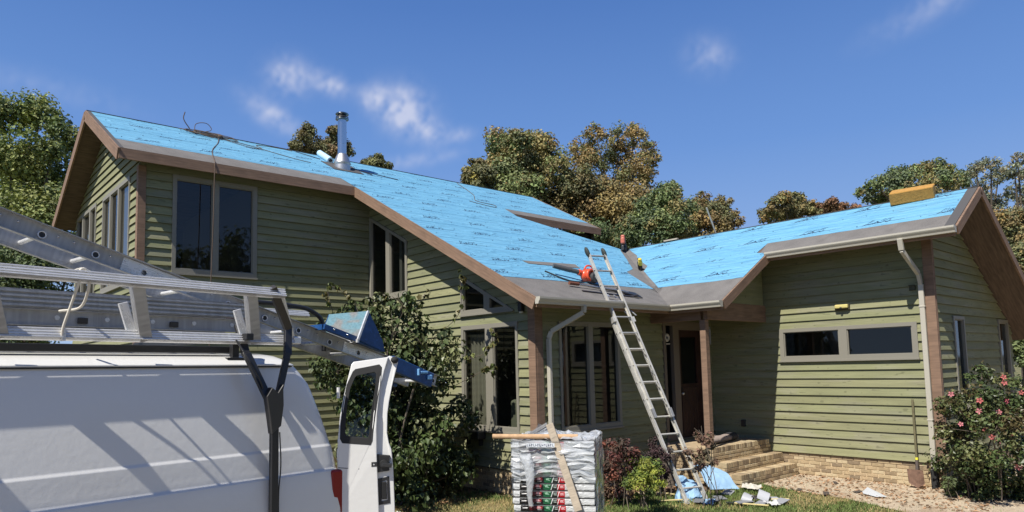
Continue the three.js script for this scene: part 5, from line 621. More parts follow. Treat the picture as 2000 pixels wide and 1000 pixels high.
function foliage(lobes, o, R) {                                     // many separate leaves gathered in clumps
  const p = [], c = [], len = o.leaf, clumps = [];
  for (const [x, y, z, r] of lobes) { const n = o.clumps ?? 9; for (let i = 0; i < n; i++) { const a = R() * 6.283, e = Math.acos(2 * R() - 1), q = r * (0.35 + 0.6 * Math.cbrt(R())); clumps.push([x + Math.sin(e) * Math.cos(a) * q, y + Math.cos(e) * q * (o.flat ?? 0.9), z + Math.sin(e) * Math.sin(a) * q, r * (0.24 + 0.34 * R()), o.cols[(R() * o.cols.length) | 0], 0.75 + 0.5 * R()]); } }
  const area = clumps.reduce((s, q) => s + q[3] * q[3], 0), v = V3(), nn = V3(), t = V3(), b = V3();
  for (const k of clumps) {
    const n = Math.max(4, Math.round((o.n * k[3] * k[3]) / area));
    for (let i = 0; i < n; i++) {
      const a = R() * 6.283, ce = 2 * R() - 1, se = Math.sqrt(1 - ce * ce), q = o.soft ? k[3] * 1.35 * Math.pow(R(), 0.62) : k[3] * (0.2 + 1.05 * Math.pow(R(), 0.8)); nn.set(se * Math.cos(a), ce, se * Math.sin(a)); v.set(k[0] + nn.x * q, k[1] + nn.y * q * 0.85, k[2] + nn.z * q); if (v.y < 0.02) v.y = 0.02 + R() * 0.1;
      nn.x += (R() - 0.5) * 1.5; nn.y += 0.55 + (R() - 0.5) * 1.3; nn.z += (R() - 0.5) * 1.5; nn.normalize(); t.set(R() - 0.5, (o.droop ?? -0.2) + (R() - 0.5) * 0.8, R() - 0.5); b.crossVectors(nn, t).normalize(); t.crossVectors(b, nn).normalize();
      const L = len * (0.6 + 0.8 * R()), w = L * (o.wide ?? 0.34), f = L * 0.14, P = (s, e, h) => [v.x + t.x * s + b.x * e + nn.x * h, v.y + t.y * s + b.y * e + nn.y * h, v.z + t.z * s + b.z * e + nn.z * h];
      const A = P(-L / 2, 0, 0), T2 = P(L / 2, 0, -f * 0.8), Lf = P(-L * 0.05, w, f), Rt = P(-L * 0.05, -w, f); p.push(...A, ...Rt, ...T2, ...A, ...T2, ...Lf);
      const s = k[5] * (0.7 + 0.6 * R()), hue = R() < (o.mix ?? 0.15) ? o.cols[(R() * o.cols.length) | 0] : k[4]; for (let j = 0; j < 6; j++) c.push(hue[0] * s, hue[1] * s, hue[2] * s);
    }
  }
  const g = new THREE.BufferGeometry(); g.setAttribute('position', new THREE.Float32BufferAttribute(p, 3)); g.setAttribute('color', new THREE.Float32BufferAttribute(c, 3)); g.setAttribute('uv', new THREE.Float32BufferAttribute(new Float32Array((p.length / 3) * 2), 2)); g.computeVertexNormals(); return g;
}
M.leaf = new THREE.MeshPhysicalMaterial({ color: 0xffffff, vertexColors: true, roughness: 0.8, transmission: 0.32, thickness: 0, side: THREE.DoubleSide });
M.leafShiny = new THREE.MeshPhysicalMaterial({ color: 0xffffff, vertexColors: true, roughness: 0.42, side: THREE.DoubleSide, specularIntensity: 0.6 });
M.bark = new THREE.MeshStandardMaterial({ map: tint([0.13, 0.105, 0.08], (u, v) => fbm(u * 12, v * 40, 4, 3, 12, 40), 0.6, 128, 128), roughness: 1 });
const limb = (a, b, ra, rb2) => { const m = a.clone().lerp(b, 0.5).add(V3((hash(a.x * 9, b.y * 9, 1) - 0.5) * 0.5, 0.1, (hash(a.z * 9, b.x * 9, 2) - 0.5) * 0.5)); return [cyl(ra, a, m, 7, (ra + rb2) / 2), cyl((ra + rb2) / 2, m, b, 6, rb2)]; };
function tree(lobes, label, o, seed, group) {
  const R = rng(seed), n = lobes.length, cx = lobes.reduce((s, l) => s + l[0], 0) / n, cz = lobes.reduce((s, l) => s + l[2], 0) / n, lo = Math.min(...lobes.map((l) => l[1])), hi = Math.max(...lobes.map((l) => l[1])), g = thing('tree', label, 'tree', [cx, 0, cz], 0, group);
  const rel = lobes.map(([x, y, z, r]) => [x - cx, y, z - cz, r]), fork = V3(0, lo * (o.fork ?? 0.72), 0), r0 = 0.012 * hi + 0.06; mesh('trunk', [cyl(r0 * 1.25, V3(0, -0.1, 0), V3(0, fork.y * 0.5, 0), 9, r0), cyl(r0, V3(0, fork.y * 0.5, 0), fork, 9, r0 * 0.85), ...rel.flatMap(([x, y, z, r]) => limb(fork, V3(x, y - r * 0.2, z), r0 * 0.5, 0.03)), ...(o.twigs ? rel.flatMap(([x, y, z, r]) => Array.from({ length: 5 }, () => cyl(0.02, V3(x, y - r * 0.4, z), V3(x + (R() - 0.5) * r * 2, y + R() * r * 0.9, z + (R() - 0.5) * r * 2), 4, 0.006))) : [])], M.bark, g);
  mesh('crown', foliage(rel, o, R), M.leaf, g); return g;
}
const C = { yg: [[0.27, 0.31, 0.07], [0.2, 0.25, 0.06], [0.12, 0.17, 0.045], [0.33, 0.35, 0.09]], dk: [[0.101, 0.151, 0.051], [0.131, 0.182, 0.06], [0.081, 0.121, 0.04]], ol: [[0.191, 0.182, 0.07], [0.151, 0.161, 0.06], [0.241, 0.191, 0.07]], br: [[0.339, 0.252, 0.098], [0.259, 0.239, 0.085], [0.398, 0.264, 0.085], [0.199, 0.227, 0.085]], gd: [[0.3, 0.2, 0.07], [0.26, 0.19, 0.07], [0.22, 0.19, 0.07], [0.36, 0.27, 0.09]], gr: [[0.193, 0.254, 0.084], [0.157, 0.218, 0.072], [0.241, 0.289, 0.097], [0.289, 0.241, 0.084]], gyHaze: [[0.3, 0.325, 0.204], [0.246, 0.271, 0.163], [0.381, 0.325, 0.19]] };  // thin far trees: haze of distance is put into their paler leaf colours
tree(LOBES.left, 'tall sunny yellow green tree left of the upper gable', { clumps: 15, soft: 1, n: 32300, leaf: 0.144, cols: C.yg, flat: 0.7, twigs: 1 }, 101);
tree(LOBES.leftLow, 'dark green tree low behind the raised ladder at the left', { clumps: 15, soft: 1, n: 22800, leaf: 0.122, cols: [...C.dk, [0.187, 0.221, 0.051]] }, 102);
tree(LOBES.ridgeA, 'olive tree with two rounded tops just left of the chimney pipe', { clumps: 15, soft: 1, n: 7904, leaf: 0.144, cols: C.ol, twigs: 1 }, 103); tree(LOBES.ridgeB, 'darker brownish tree directly behind the chimney pipe', { clumps: 15, soft: 1, n: 9880, leaf: 0.144, cols: [...C.ol, [0.221, 0.145, 0.06]], twigs: 1 }, 104); tree(LOBES.ridgeC, 'small green treetop showing right of the chimney pipe', { clumps: 15, soft: 1, n: 7980, leaf: 0.144, cols: [[0.204, 0.204, 0.068], [0.17, 0.17, 0.06]] }, 105);
tree(LOBES.mid, 'broad round brown and green tree behind the right end of the ridge', { clumps: 15, soft: 1, n: 36100, leaf: 0.158, cols: [...C.br, ...C.gr] }, 106); tree(LOBES.midLow, 'low olive tree at the left foot of the broad brown tree', { clumps: 15, soft: 1, n: 9500, leaf: 0.144, cols: [...C.ol, [0.34, 0.289, 0.051]] }, 107);
tree(LOBES.tall, 'tallest thin brown tree with sky showing through its forked top', { clumps: 15, soft: 1, n: 12958, leaf: 0.144, cols: C.br, twigs: 1, fork: 0.6 }, 108); tree(LOBES.gold, 'golden brown tree in front of the tallest brown tree', { clumps: 15, soft: 1, n: 32300, leaf: 0.144, cols: [...C.gd, ...C.ol] }, 109);
tree(LOBES.green, 'dense green tree behind the valley between the two roofs', { clumps: 15, soft: 1, n: 32300, leaf: 0.130, cols: [...C.gr, ...C.dk] }, 110); tree(LOBES.small, 'small golden olive tree behind the left end of the wing ridge', { clumps: 15, soft: 1, n: 17100, leaf: 0.144, cols: [...C.gd, ...C.ol], twigs: 1 }, 111);
tree(LOBES.wingA, 'brown green tree behind the middle of the wing ridge', { clumps: 15, soft: 1, n: 12112, leaf: 0.158, cols: [...C.ol, ...C.br], twigs: 1 }, 112); tree(LOBES.wingB, 'small reddish brown treetop left of the insulation block', { clumps: 15, soft: 1, n: 8550, leaf: 0.158, cols: [[0.34, 0.17, 0.076], [0.255, 0.153, 0.068]], twigs: 1 }, 113);
tree(LOBES.right, 'large spreading green tree behind the insulation block', { clumps: 15, soft: 1, n: 17100, leaf: 0.144, cols: [...C.gr, [0.128, 0.17, 0.085]], twigs: 1 }, 114); tree(LOBES.thinA, 'thin grey green tree just right of the wing gable peak', { clumps: 15, soft: 1, n: 5137, leaf: 0.137, cols: C.gyHaze, twigs: 1 }, 115); tree(LOBES.thinB, 'tall thin grey green tree at the right edge', { clumps: 15, soft: 1, n: 5532, leaf: 0.137, cols: C.gyHaze, twigs: 1 }, 116);
tree(LOBES.edge, 'olive brown tree low beyond the right gable', { clumps: 15, soft: 1, n: 18050, leaf: 0.122, cols: [...C.ol, ...C.br], twigs: 1 }, 117); tree(LOBES.edgeLow, 'green bushy young tree beyond the far gable windows', { clumps: 15, soft: 1, n: 6840, leaf: 0.094, cols: [[0.187, 0.238, 0.076], [0.136, 0.187, 0.068], [0.272, 0.323, 0.136]] }, 118);
// the trees that the upstairs window mirrors stand across the added drive
for (const [i, [x, z, h, l]] of [[-12, 22, 16, 'first from the left'], [-4, 25, 14.5, 'second from the left'], [4, 24, 16, 'third from the left'], [12, 26, 15, 'fourth from the left'], [20, 24, 13.5, 'fifth from the left'], [28, 20, 15.5, 'sixth from the left'], [35, 14, 14.5, 'last on the right']].entries()) tree([[x, h - 2, z, 2.2], [x - 2.2, h - 4, z, 2.6], [x + 2.3, h - 4.2, z + 0.5, 2.6], [x, h - 5.2, z - 0.6, 3], [x + 1.6, h - 7.5, z, 3.2], [x - 2, h - 8, z, 3.2], [x, h - 10.5, z, 3]], `dark tree across the added drive, ${l} in the row mirrored upstairs`, { n: 5200, leaf: 0.42, cols: C.dk }, 130 + i);
function shrub(name, lobes, label, cat, o, seed, m = M.leaf) {
  const R = rng(seed), n = lobes.length, cx = lobes.reduce((s, l) => s + l[0], 0) / n, cz = lobes.reduce((s, l) => s + l[2], 0) / n, rel = lobes.map(([x, y, z, r]) => [x - cx, y, z - cz, r]), g = thing(name, label, cat, [cx, groundH(cx, cz), cz]);
  mesh('stem', rel.flatMap(([x, y, z, r], i) => { const b = V3((R() - 0.5) * 0.5 * (o.foot ?? 1), -0.03, (R() - 0.5) * 0.5 * (o.foot ?? 1)), e = V3(x, y, z); return [tube([b, b.clone().lerp(e, 0.5).add(V3((R() - 0.5) * 0.1, 0.12 * e.y, (R() - 0.5) * 0.1)), e], o.stem ?? 0.012, 10, 5), ...Array.from({ length: o.twigs ?? 3 }, () => tube([e, e.clone().add(V3((R() - 0.5) * r * 1.6, R() * r, (R() - 0.5) * r * 1.6))], 0.004, 3, 4))]; }), M.bark, g);
  mesh('foliage', foliage(rel, o, R), m, g); return g;
}
shrub('leafy_bush', [...LOBES.vine, [8.0, 0.5, -10.6, 0.42], [7.7, 0.9, -11.2, 0.5], [7.2, 0.4, -10.7, 0.5], [6.7, 0.5, -10.9, 0.6], [6.2, 0.6, -11.2, 0.6], [6.9, 1.1, -11.0, 0.7], [6.6, 1.9, -11.1, 0.75], [6.2, 2.3, -11.4, 0.6], [7.0, 1.7, -10.9, 0.55], [7.4, 0.8, -10.6, 0.45]], 'big climbing bush with broad green leaves between the van door and the house', 'bush', { n: 21000, leaf: 0.092, wide: 0.4, cols: [[0.055, 0.08, 0.024], [0.07, 0.092, 0.031], [0.042, 0.06, 0.02], [0.12, 0.13, 0.055]], clumps: 9, droop: -0.9, stem: 0.02, foot: 2 }, 201, M.leafShiny);
const sprig = (pts, n, seed) => { const R = rng(seed), cv = new THREE.CatmullRomCurve3(pts), l = []; for (let i = 0; i < n; i++) { const q = cv.getPoint(0.15 + 0.85 * (i / n)); l.push([q.x + (R() - 0.5) * 0.08, q.y + (R() - 0.5) * 0.08, q.z + (R() - 0.5) * 0.08, 0.06]); } return [cv, l]; };
{
  const g = thing('climbing_shoot', 'tall arching leafy shoots rising above the broad leaved bush', 'plant'), R = rng(202), runs = [[V3(5.9, 2.6, -10.9), V3(5.6, 3.4, -11.0), V3(5.55, 3.75, -11.0), V3(5.85, 3.55, -10.8), V3(6.0, 3.2, -10.7)], [V3(5.9, 2.5, -11), V3(5.5, 2.9, -11.2), V3(5.3, 3.0, -11.3)], [V3(7.0, 3.0, -10.4), V3(6.95, 3.4, -10.4), V3(7.1, 3.65, -10.2)], [V3(6.4, 3, -10.8), V3(6.4, 3.5, -10.7), V3(6.45, 3.62, -10.7)], [V3(7.1, 2.8, -10.2), V3(7.6, 3.3, -10.0), V3(7.55, 3.95, -9.9), V3(7.7, 3.7, -9.9)], [V3(7.4, 2.4, -9.9), V3(8.0, 2.6, -9.7), V3(8.1, 3.0, -9.65)], [V3(7.4, 2.0, -9.9), V3(7.9, 2.25, -9.7), V3(8.0, 2.3, -9.6), V3(8.1, 2.1, -9.6)]];
  runs.forEach((r, i) => { const [cv, l] = sprig(r, 14, 300 + i); mesh('shoot', new THREE.TubeGeometry(cv, 16, 0.006, 5), M.bark, g); mesh('leaves', foliage(l, { n: 46, leaf: 0.095, wide: 0.36, cols: [[0.11, 0.125, 0.04], [0.15, 0.13, 0.05], [0.08, 0.1, 0.03]], clumps: 1, droop: -0.8 }, R), M.leafShiny, g); });
}
shrub('barberry', LOBES.barberry, 'dark red barberry bush right of the shingle stack', 'shrub', { n: 3600, leaf: 0.05, cols: [[0.15, 0.042, 0.033], [0.105, 0.038, 0.03], [0.225, 0.075, 0.045], [0.09, 0.053, 0.03]], clumps: 12, droop: 0.5, stem: 0.008 }, 203);
shrub('golden_shrub', LOBES.goldBush, 'bright yellow green feathery shrub left of the ladder foot', 'shrub', { n: 4200, leaf: 0.05, wide: 0.22, cols: [[0.299, 0.345, 0.034], [0.196, 0.265, 0.034], [0.368, 0.391, 0.057], [0.115, 0.172, 0.029]], clumps: 9, droop: 0.3, stem: 0.008 }, 204);
shrub('barberry', LOBES.darkBarb, 'small dark purple barberry behind the ladder rungs', 'shrub', { n: 1500, leaf: 0.045, cols: [[0.06, 0.022, 0.025], [0.045, 0.025, 0.02]], clumps: 9, stem: 0.008 }, 205);
shrub('dry_plant', LOBES.dry, 'half dry reddish brown plant beside the porch post', 'plant', { n: 700, leaf: 0.06, cols: [[0.16, 0.08, 0.05], [0.12, 0.1, 0.05], [0.22, 0.13, 0.08]], clumps: 6, stem: 0.006, twigs: 6 }, 206);
const hib = shrub('flowering_bush', [...LOBES.hib, [13.0, 1.55, -3.8, 0.3], [12.95, 1.05, -3.75, 0.35], [13.0, 0.7, -3.85, 0.3], [13.2, 0.3, -3.7, 0.35]], 'large green bush with pink flowers at the right edge', 'bush', { n: 14500, leaf: 0.062, wide: 0.36, cols: [[0.08, 0.105, 0.035], [0.06, 0.085, 0.028], [0.13, 0.14, 0.055], [0.1, 0.08, 0.035]], clumps: 10, stem: 0.012, droop: 0.1 }, 207, M.leafShiny);
{
  const fl = (r, seed) => { const R = rng(seed), g = new Geo(); for (let i = 0; i < 5; i++) { const a = (i / 5) * 6.283, P = (rr, aa, h) => [Math.cos(aa) * rr, Math.sin(aa) * rr, h]; g.quad(P(0.004, a, 0), P(r * 0.7, a - 0.5, r * 0.25 + R() * 0.01), P(r, a + 0.05, r * 0.1), P(r * 0.7, a + 0.55, r * 0.3)); } return g.geo(); };
  const pinks = [std(0.5, 0.1, 0.15, { roughness: 0.6, side: THREE.DoubleSide }), std(0.46, 0.13, 0.12, { roughness: 0.6, side: THREE.DoubleSide }), std(0.55, 0.2, 0.22, { roughness: 0.6, side: THREE.DoubleSide })], R = rng(55), spots = [[12.39, 1.71, -3.71], [12.99, 1.86, -3.16], [12.98, 1.95, -3.16], [13.19, 1.71, -3.0], [13.04, 1.58, -3.16], [12.72, 1.6, -3.43], [12.72, 1.44, -3.45], [12.95, 1.42, -3.25], [12.52, 1.25, -3.65], [12.81, 1.16, -3.41], [12.89, 1.04, -3.35], [12.96, 0.97, -3.29], [13.1, 1.04, -3.16], [12.7, 0.83, -3.54], [13.21, 0.58, -3.12]];
  for (const s of spots) { const f = mesh('flower', fl(0.038 + R() * 0.02, 60 + (R() * 9 | 0)), pinks[R() * 3 | 0], hib); f.position.set(s[0] - 0.27 - hib.position.x, s[1] + 0.02 - hib.position.y, s[2] + 0.07 - hib.position.z); f.rotation.set((R() - 0.5) * 0.9 - 0.4, -0.9 + (R() - 0.5) * 0.9, R() * 3); }
}
shrub('sapling', LOBES.sprout, 'small green sprouting plant at the foot of the right downspout', 'plant', { n: 420, leaf: 0.06, cols: [[0.12, 0.16, 0.05], [0.09, 0.12, 0.035]], clumps: 8, stem: 0.005 }, 208);
{
  const g = thing('iris', 'clump of grey green sword shaped leaves at the foot of the golden shrub', 'plant', [10.25, 0, -7.7]), R = rng(61), m = std(0.17, 0.2, 0.13, { roughness: 0.5, side: THREE.DoubleSide });
  for (let i = 0; i < 16; i++) { const a = R() * 6.283, l = 0.22 + R() * 0.2, out = 0.1 + R() * 0.22, b = new Geo(), c = Math.cos(a), s = Math.sin(a), w = 0.018, P = (t, e) => [c * out * t * t - s * e, 0.01 + l * t - 0.14 * t * t * (R() * 0.2 + 0.7), s * out * t * t + c * e]; for (let k = 0; k < 4; k++) { const t0 = k / 4, t1 = (k + 1) / 4, w0 = w * (1 - t0 * 0.6), w1 = k === 3 ? 0.002 : w * (1 - t1 * 0.6); b.quad(P(t0, -w0), P(t0, w0), P(t1, w1), P(t1, -w1)); } mesh('leaf_blade', b.geo(), m, g); }
}

{
  const R = rng(71), g = [], spot = (x, y, z) => g.push(new THREE.CylinderGeometry(0.013, 0.013, 0.004, 6).translate(x, y + 0.018, z));
  for (let z = -9.2; z > -17; z -= 0.49) for (let x = 3.2; x < 15.8; x += 0.45 + 0.12 * R()) { const zz = z + (R() - 0.5) * 0.06; if (inPoly([[3.1, -17.1], [3.1, -14.9], [7.85, -14.9], [7.85, -9.1], [12.05, -9.1], [12.9, -10.4], [14.3, -11.8], [12.6, -13.9], [12.75, -14.7], [16.1, -14.7], [16.2, -17.1]], x, zz)) spot(x, yM(zz), zz); }
  for (let x = 12.35; x < 14.55; x += 0.45) for (let z = -3.9; z > -11; z -= 0.45 + 0.12 * R()) if (x > 13.65 || z < -7.35) if (z > -9.05 - (x - 12.2) * 1.1) spot(x + (R() - 0.5) * 0.05, yW(x) + 0.003, z);
  const n = mesh('cap_nails', g, std(0.16, 0.3, 0.42, { roughness: 0.5 }), roof); n.userData.kind = 'stuff';
}
// ---------------------------------------------------------------- small things on the ground, porch and walls
function stone(label, p, s, col, seed) { const g = new THREE.IcosahedronGeometry(1, 3), q = g.attributes.position; for (let i = 0; i < q.count; i++) { const v = V3().fromBufferAttribute(q, i), k = 0.8 + 0.45 * fbm(v.x * 1.3 + seed, v.y * 1.3 + v.z * 1.1 + seed * 3, 4, seed); q.setXYZ(i, v.x * k * s[0], v.y * k * s[1], v.z * k * s[2]); } g.computeVertexNormals(); const o = mesh('rock', g, std(...col, { roughness: 0.95, bumpMap: fineBump, bumpScale: 0.01 }), null); o.position.set(...p); return tag(o, label, 'rock'); }
stone('largest tan rock, beside the red barberry', [9.6, 0.09, -8.02], [0.15, 0.1, 0.13], [0.5, 0.34, 0.19], 3); stone('pale tan rock in front of the golden shrub', [9.78, 0.07, -7.72], [0.13, 0.07, 0.11], [0.45, 0.36, 0.24], 5); stone('small tan rock between two larger rocks and the sword leaves', [10.05, 0.06, -7.68], [0.09, 0.06, 0.08], [0.5, 0.38, 0.25], 9); stone('greyish round rock under the golden shrub', [10.15, 0.08, -7.9], [0.1, 0.09, 0.09], [0.33, 0.28, 0.2], 12); stone('smallest brown rock left of the pale tan rock', [9.5, 0.02, -7.85], [0.07, 0.04, 0.06], [0.4, 0.28, 0.17], 15);
{ const w = thing('log', 'short upright log with a pale cut top behind the ladder rungs', 'log', [10.95, 0, -8.05]); mesh('wood', cyl(0.14, V3(0, 0, 0), V3(0.02, 0.62, 0), 14, 0.12), M.bark, w); mesh('cut_top', cyl(0.115, V3(0.02, 0.6, 0), V3(0.02, 0.626, 0), 14), std(0.5, 0.4, 0.26), w); stone('pale rock resting on top of the upright log', [10.95, 0.66, -8.05], [0.12, 0.07, 0.09], [0.5, 0.43, 0.32], 21); }
const cloth = (w, d, hgt, seed, n = 26) => grid(n, n, (u, v) => [(u - 0.5) * w + 0.05 * (fbm(u * 4, v * 4, 3, seed + 5) - 0.5), hgt * Math.pow(Math.abs(fbm(u * 3, v * 3, 3, seed) - 0.42) * 2.4, 1.1) * (1 - Math.pow(2 * u - 1, 4) * 0.6) + 0.012, (v - 0.5) * d + 0.05 * (fbm(u * 4, v * 4, 3, seed + 9) - 0.5)]);
M.blueScrap = new THREE.MeshStandardMaterial({ color: L3(0.26, 0.42, 0.6), roughness: 0.6, side: THREE.DoubleSide, bumpMap: wrinkle, bumpScale: 0.006 });
const lay = (name, g, m, p, rot, label, cat, group) => { const o = mesh(name, g, m); o.position.set(...p); o.rotation.set(...rot); return tag(o, label, cat, group); };
lay('underlayment_scrap', cloth(0.75, 0.5, 0.16, 3), M.blueScrap, [10.22, 0.1, -7.15], [0.55, 0.75, 0.1], 'crumpled light blue underlayment sheet under the ladder foot', 'scrap sheet'); { const B = [[11.0, 0.04, -7.22], [11.42, 0.03, -6.93], [11.16, 0.44, -7.78], [11.5, 0.38, -7.5]], q = (u, v, k) => lerp(lerp(B[0][k], B[1][k], u), lerp(B[2][k], B[3][k], u), v); tag(mesh('underlayment_scrap', grid(24, 24, (u, v) => [q(u, v, 0) + 0.05 * (fbm(u * 4, v * 4, 3, 6) - 0.5), q(u, v, 1) + 0.1 * Math.sin(v * 3.14) * fbm(u * 3, v * 3, 3, 4), q(u, v, 2) + 0.08 * (fbm(u * 4 + 9, v * 4, 3, 2) - 0.5) + 0.04 * Math.sin(v * 3.14)]), M.blueScrap), 'large light blue underlayment sheet crumpled against the brick steps', 'scrap sheet'); }
lay('underlayment_scrap', cloth(0.3, 0.16, 0.08, 18), M.blueScrap, [10.0, 0.02, -6.6], [0.1, 0.4, 0], 'small light blue scrap in front of the left ladder foot', 'scrap sheet');
lay('paper_wad', cloth(0.36, 0.28, 0.1, 28, 12), std(0.55, 0.52, 0.45, { side: THREE.DoubleSide }), [11.58, 0.05, -6.75], [0.1, 0.3, 0], 'crumpled off white paper at the end of the blue sheet by the steps', 'paper'); lay('paper_wad', cloth(0.24, 0.2, 0.16, 38), std(0.6, 0.58, 0.54, { side: THREE.DoubleSide }), [10.6, 0.08, -7.45], [0, 0.8, 0], 'crumpled grey paper behind the ladder above its foot', 'paper'); lay('paper_wad', cloth(0.2, 0.16, 0.1, 48), std(0.62, 0.66, 0.64, { side: THREE.DoubleSide }), [5.9, 0.05, -9.5], [0, 0.2, 0], 'small white litter on the grass beside the van door', 'litter');
const slate = (k) => std(0.2 * k, 0.205 * k, 0.22 * k, { roughness: 0.7 }), tabG = rb(0.3, 0.012, 0.16, 0, 0, 0, 0.003), curve = (w, d, a) => { const g = grid(12, 2, (u, v) => { const t = (u - 0.5) * a; return [Math.sin(t) * w / a, (Math.cos(t) - Math.cos(a / 2)) * w / a + 0.005, (v - 0.5) * d]; }); return g; };
const scrapWords = ['flat square grey shingle scrap right of the ladder', 'lighter grey shingle scrap behind the two curled pieces', 'dark grey shingle scrap left of the curled pieces', 'grey shingle scrap under the curled pieces', 'long grey shingle scrap at the bottom edge near the left ladder foot', 'grey shingle scrap right of the curled pieces', 'flat grey scrap just right of the ladder foot', 'dark grey scrap between the ladder feet'];
[[10.95, -6.83, 0.3, 1.5, 0.1], [10.85, -5.9, 0.9, 1.9, 0.05], [10.3, -6.15, -0.3, 1.1, 0], [10.5, -5.95, 0.2, 1.3, 0.04], [9.95, -6.75, 0.5, 0.8, 0], [10.75, -5.75, 0.1, 1.5, 0.08], [10.45, -6.68, 0.9, 1.0, 0], [10.15, -6.6, 0.2, 0.7, 0.02]].forEach(([x, z, r, k, t], i) => lay('shingle_scrap', tabG, slate(k), [x, 0.045 + 0.01 * (i % 3), z], [t, r, t * 0.6], scrapWords[i], 'shingle scrap', 'grey scraps on the lawn right of the ladder'));
lay('shingle_scrap', curve(0.3, 0.16, 2.4), std(0.36, 0.37, 0.39, { roughness: 0.5, side: THREE.DoubleSide }), [10.5, 0.07, -6.2], [0.35, 0.3, 0.1], 'curled pale grey piece, left one of the pair on the lawn', 'shingle scrap', 'grey scraps on the lawn right of the ladder'); lay('shingle_scrap', curve(0.34, 0.18, 2.6), std(0.44, 0.45, 0.47, { roughness: 0.5, side: THREE.DoubleSide }), [10.72, 0.09, -6.06], [0.45, 0.5, 0.05], 'larger curled pale grey piece, right one of the pair on the lawn', 'shingle scrap', 'grey scraps on the lawn right of the ladder'); lay('glove', cloth(0.16, 0.12, 0.12, 68), std(0.05, 0.042, 0.04, { side: THREE.DoubleSide }), [10.55, 0.06, -6.12], [0, 0.5, 0], 'dark crumpled glove between the two curled grey pieces', 'glove'); lay('paper_wad', cloth(0.24, 0.16, 0.07, 78, 10), std(0.55, 0.55, 0.54, { side: THREE.DoubleSide }), [10.45, 0.05, -5.75], [0, 1, 0], 'white crumpled paper at the bottom edge below the grey scraps', 'paper');
const lath = (a, b, label) => tag(mesh('wood_strip', beam(V3(...a), V3(...b), 0.035, 0.018, V3(0, 1, 0), 0.003), std(0.66, 0.55, 0.26)), label, 'wood strip'); lath([10.1, 0.06, -6.35], [10.35, 0.05, -5.75], 'yellow wood strip pointing at the curled grey pieces'); lath([10.75, 0.06, -5.98], [11.0, 0.06, -5.75], 'short yellow wood strip right of the curled grey pieces'); lath([9.55, 0.05, -7.25], [9.95, 0.05, -6.95], 'pale wood strip on the grass left of the ladder foot'); lath([10.05, 0.07, -7.62], [10.3, 0.04, -7.05], 'thin pale strip in front of the crumpled blue sheet');
const dkw = ['dark shingle scrap nearest the brick footing', 'dark shingle scrap at the left end of the gravel path', 'dark shingle scrap in the middle of the gravel path', 'dark shingle scrap left of the bent metal flashing']; [[13.15, -5.95, 0.8, 0.5], [12.05, -6.1, 0.2, 0.55], [12.0, -5.6, 0.5, 0.75], [12.5, -5.28, -0.3, 0.7]].forEach(([x, z, r, s], i) => { const o = lay('shingle_scrap', rb(0.2, 0.01, 0.13, 0, 0, 0, 0.003), std(0.07, 0.055, 0.045, { roughness: 0.95 }), [x, 0.032, z], [0.1, r, 0.08], dkw[i], 'shingle scrap', 'dark scraps on the gravel path'); o.scale.set(s * 1.2, 1, s); });
{ const g = new Geo(); g.quad([-0.2, 0.015, 0.1], [0.16, 0.02, 0.02], [0.2, 0.11, 0.0], [-0.2, 0.02, -0.0]); g.quad([-0.2, 0.02, 0], [0.2, 0.11, 0], [0.24, 0.01, -0.1], [-0.16, 0.012, -0.06]); lay('metal_flashing', g.geo(), std(0.66, 0.68, 0.7, { side: THREE.DoubleSide, roughness: 0.4, metalness: 0.3 }), [12.35, 0.02, -4.95], [0, 0.9, 0], 'pale bent metal flashing lying on the gravel path', 'flashing'); }
{ const s = thing('shovel', 'rusty shovel with a wooden handle leaning at the right wall corner', 'shovel', [13.62, 0, -4.72]); mesh('handle', cyl(0.02, V3(-0.02, 0.42, 0.02), V3(0.1, 1.55, -0.02), 10), new THREE.MeshStandardMaterial({ map: tint([0.13, 0.115, 0.06], (u, v) => fbm(u * 8, v * 20, 3, 3, 8, 20), 0.4, 64, 128), roughness: 0.8 }), s); mesh('collar', [cyl(0.026, V3(-0.035, 0.3, 0.02), V3(-0.018, 0.5, 0.02), 10)], std(0.1, 0.08, 0.07), s); mesh('tape', cyl(0.024, V3(-0.016, 0.5, 0.02), V3(-0.012, 0.54, 0.02), 10), std(0.75, 0.7, 0.05), s); const bl = grid(12, 12, (u, v) => { const t = 1 - v, w = 0.13 * Math.min(1, 0.25 + 1.7 * Math.sqrt(v + 0.001)) , x = (u - 0.5) * 2; return [-0.1 + 0.05 * t - 0.035 * (x * x), 0.02 + (v < 0.001 ? 0 : 0.32 * v) + 0.03 * x * x * (1 - v), 0.02 + x * w]; }); mesh('blade', bl, new THREE.MeshStandardMaterial({ map: tint([0.24, 0.15, 0.11], (u, v) => fbm(u * 6, v * 6, 4, 3, 6, 6), 0.5, 128, 128), metalness: 0.3, roughness: 0.75, side: THREE.DoubleSide }), s); }
{ const r = thing('rolled_tarp', 'greyish pink rolled tarp lying on the porch behind the post', 'tarp', [12.6, 0.672, -7.98], 0.12); const t = grid(26, 20, (u, v) => { const a = v * 6.283, rr = 0.075 + 0.03 * (fbm(u * 7, v * 3, 3, 4) - 0.4) * Math.min(1, 6 * Math.min(u, 1 - u) + 0.4); return [(u - 0.5) * 1.25, 0.078 + rr * Math.sin(a) * 0.9, rr * Math.cos(a) * 1.5]; }); mesh('cloth', t, std(0.3, 0.24, 0.21, { roughness: 0.95 }), r); mesh('dark_end', grid(12, 16, (u, v) => { const a = v * 6.283, rr = 0.09 + 0.02 * (fbm(u * 5, v * 4, 3, 9) - 0.5); return [0.3 + 0.26 * u, 0.085 + rr * Math.sin(a) * 0.9, rr * Math.cos(a) * 1.5]; }), std(0.035, 0.035, 0.04), r); }
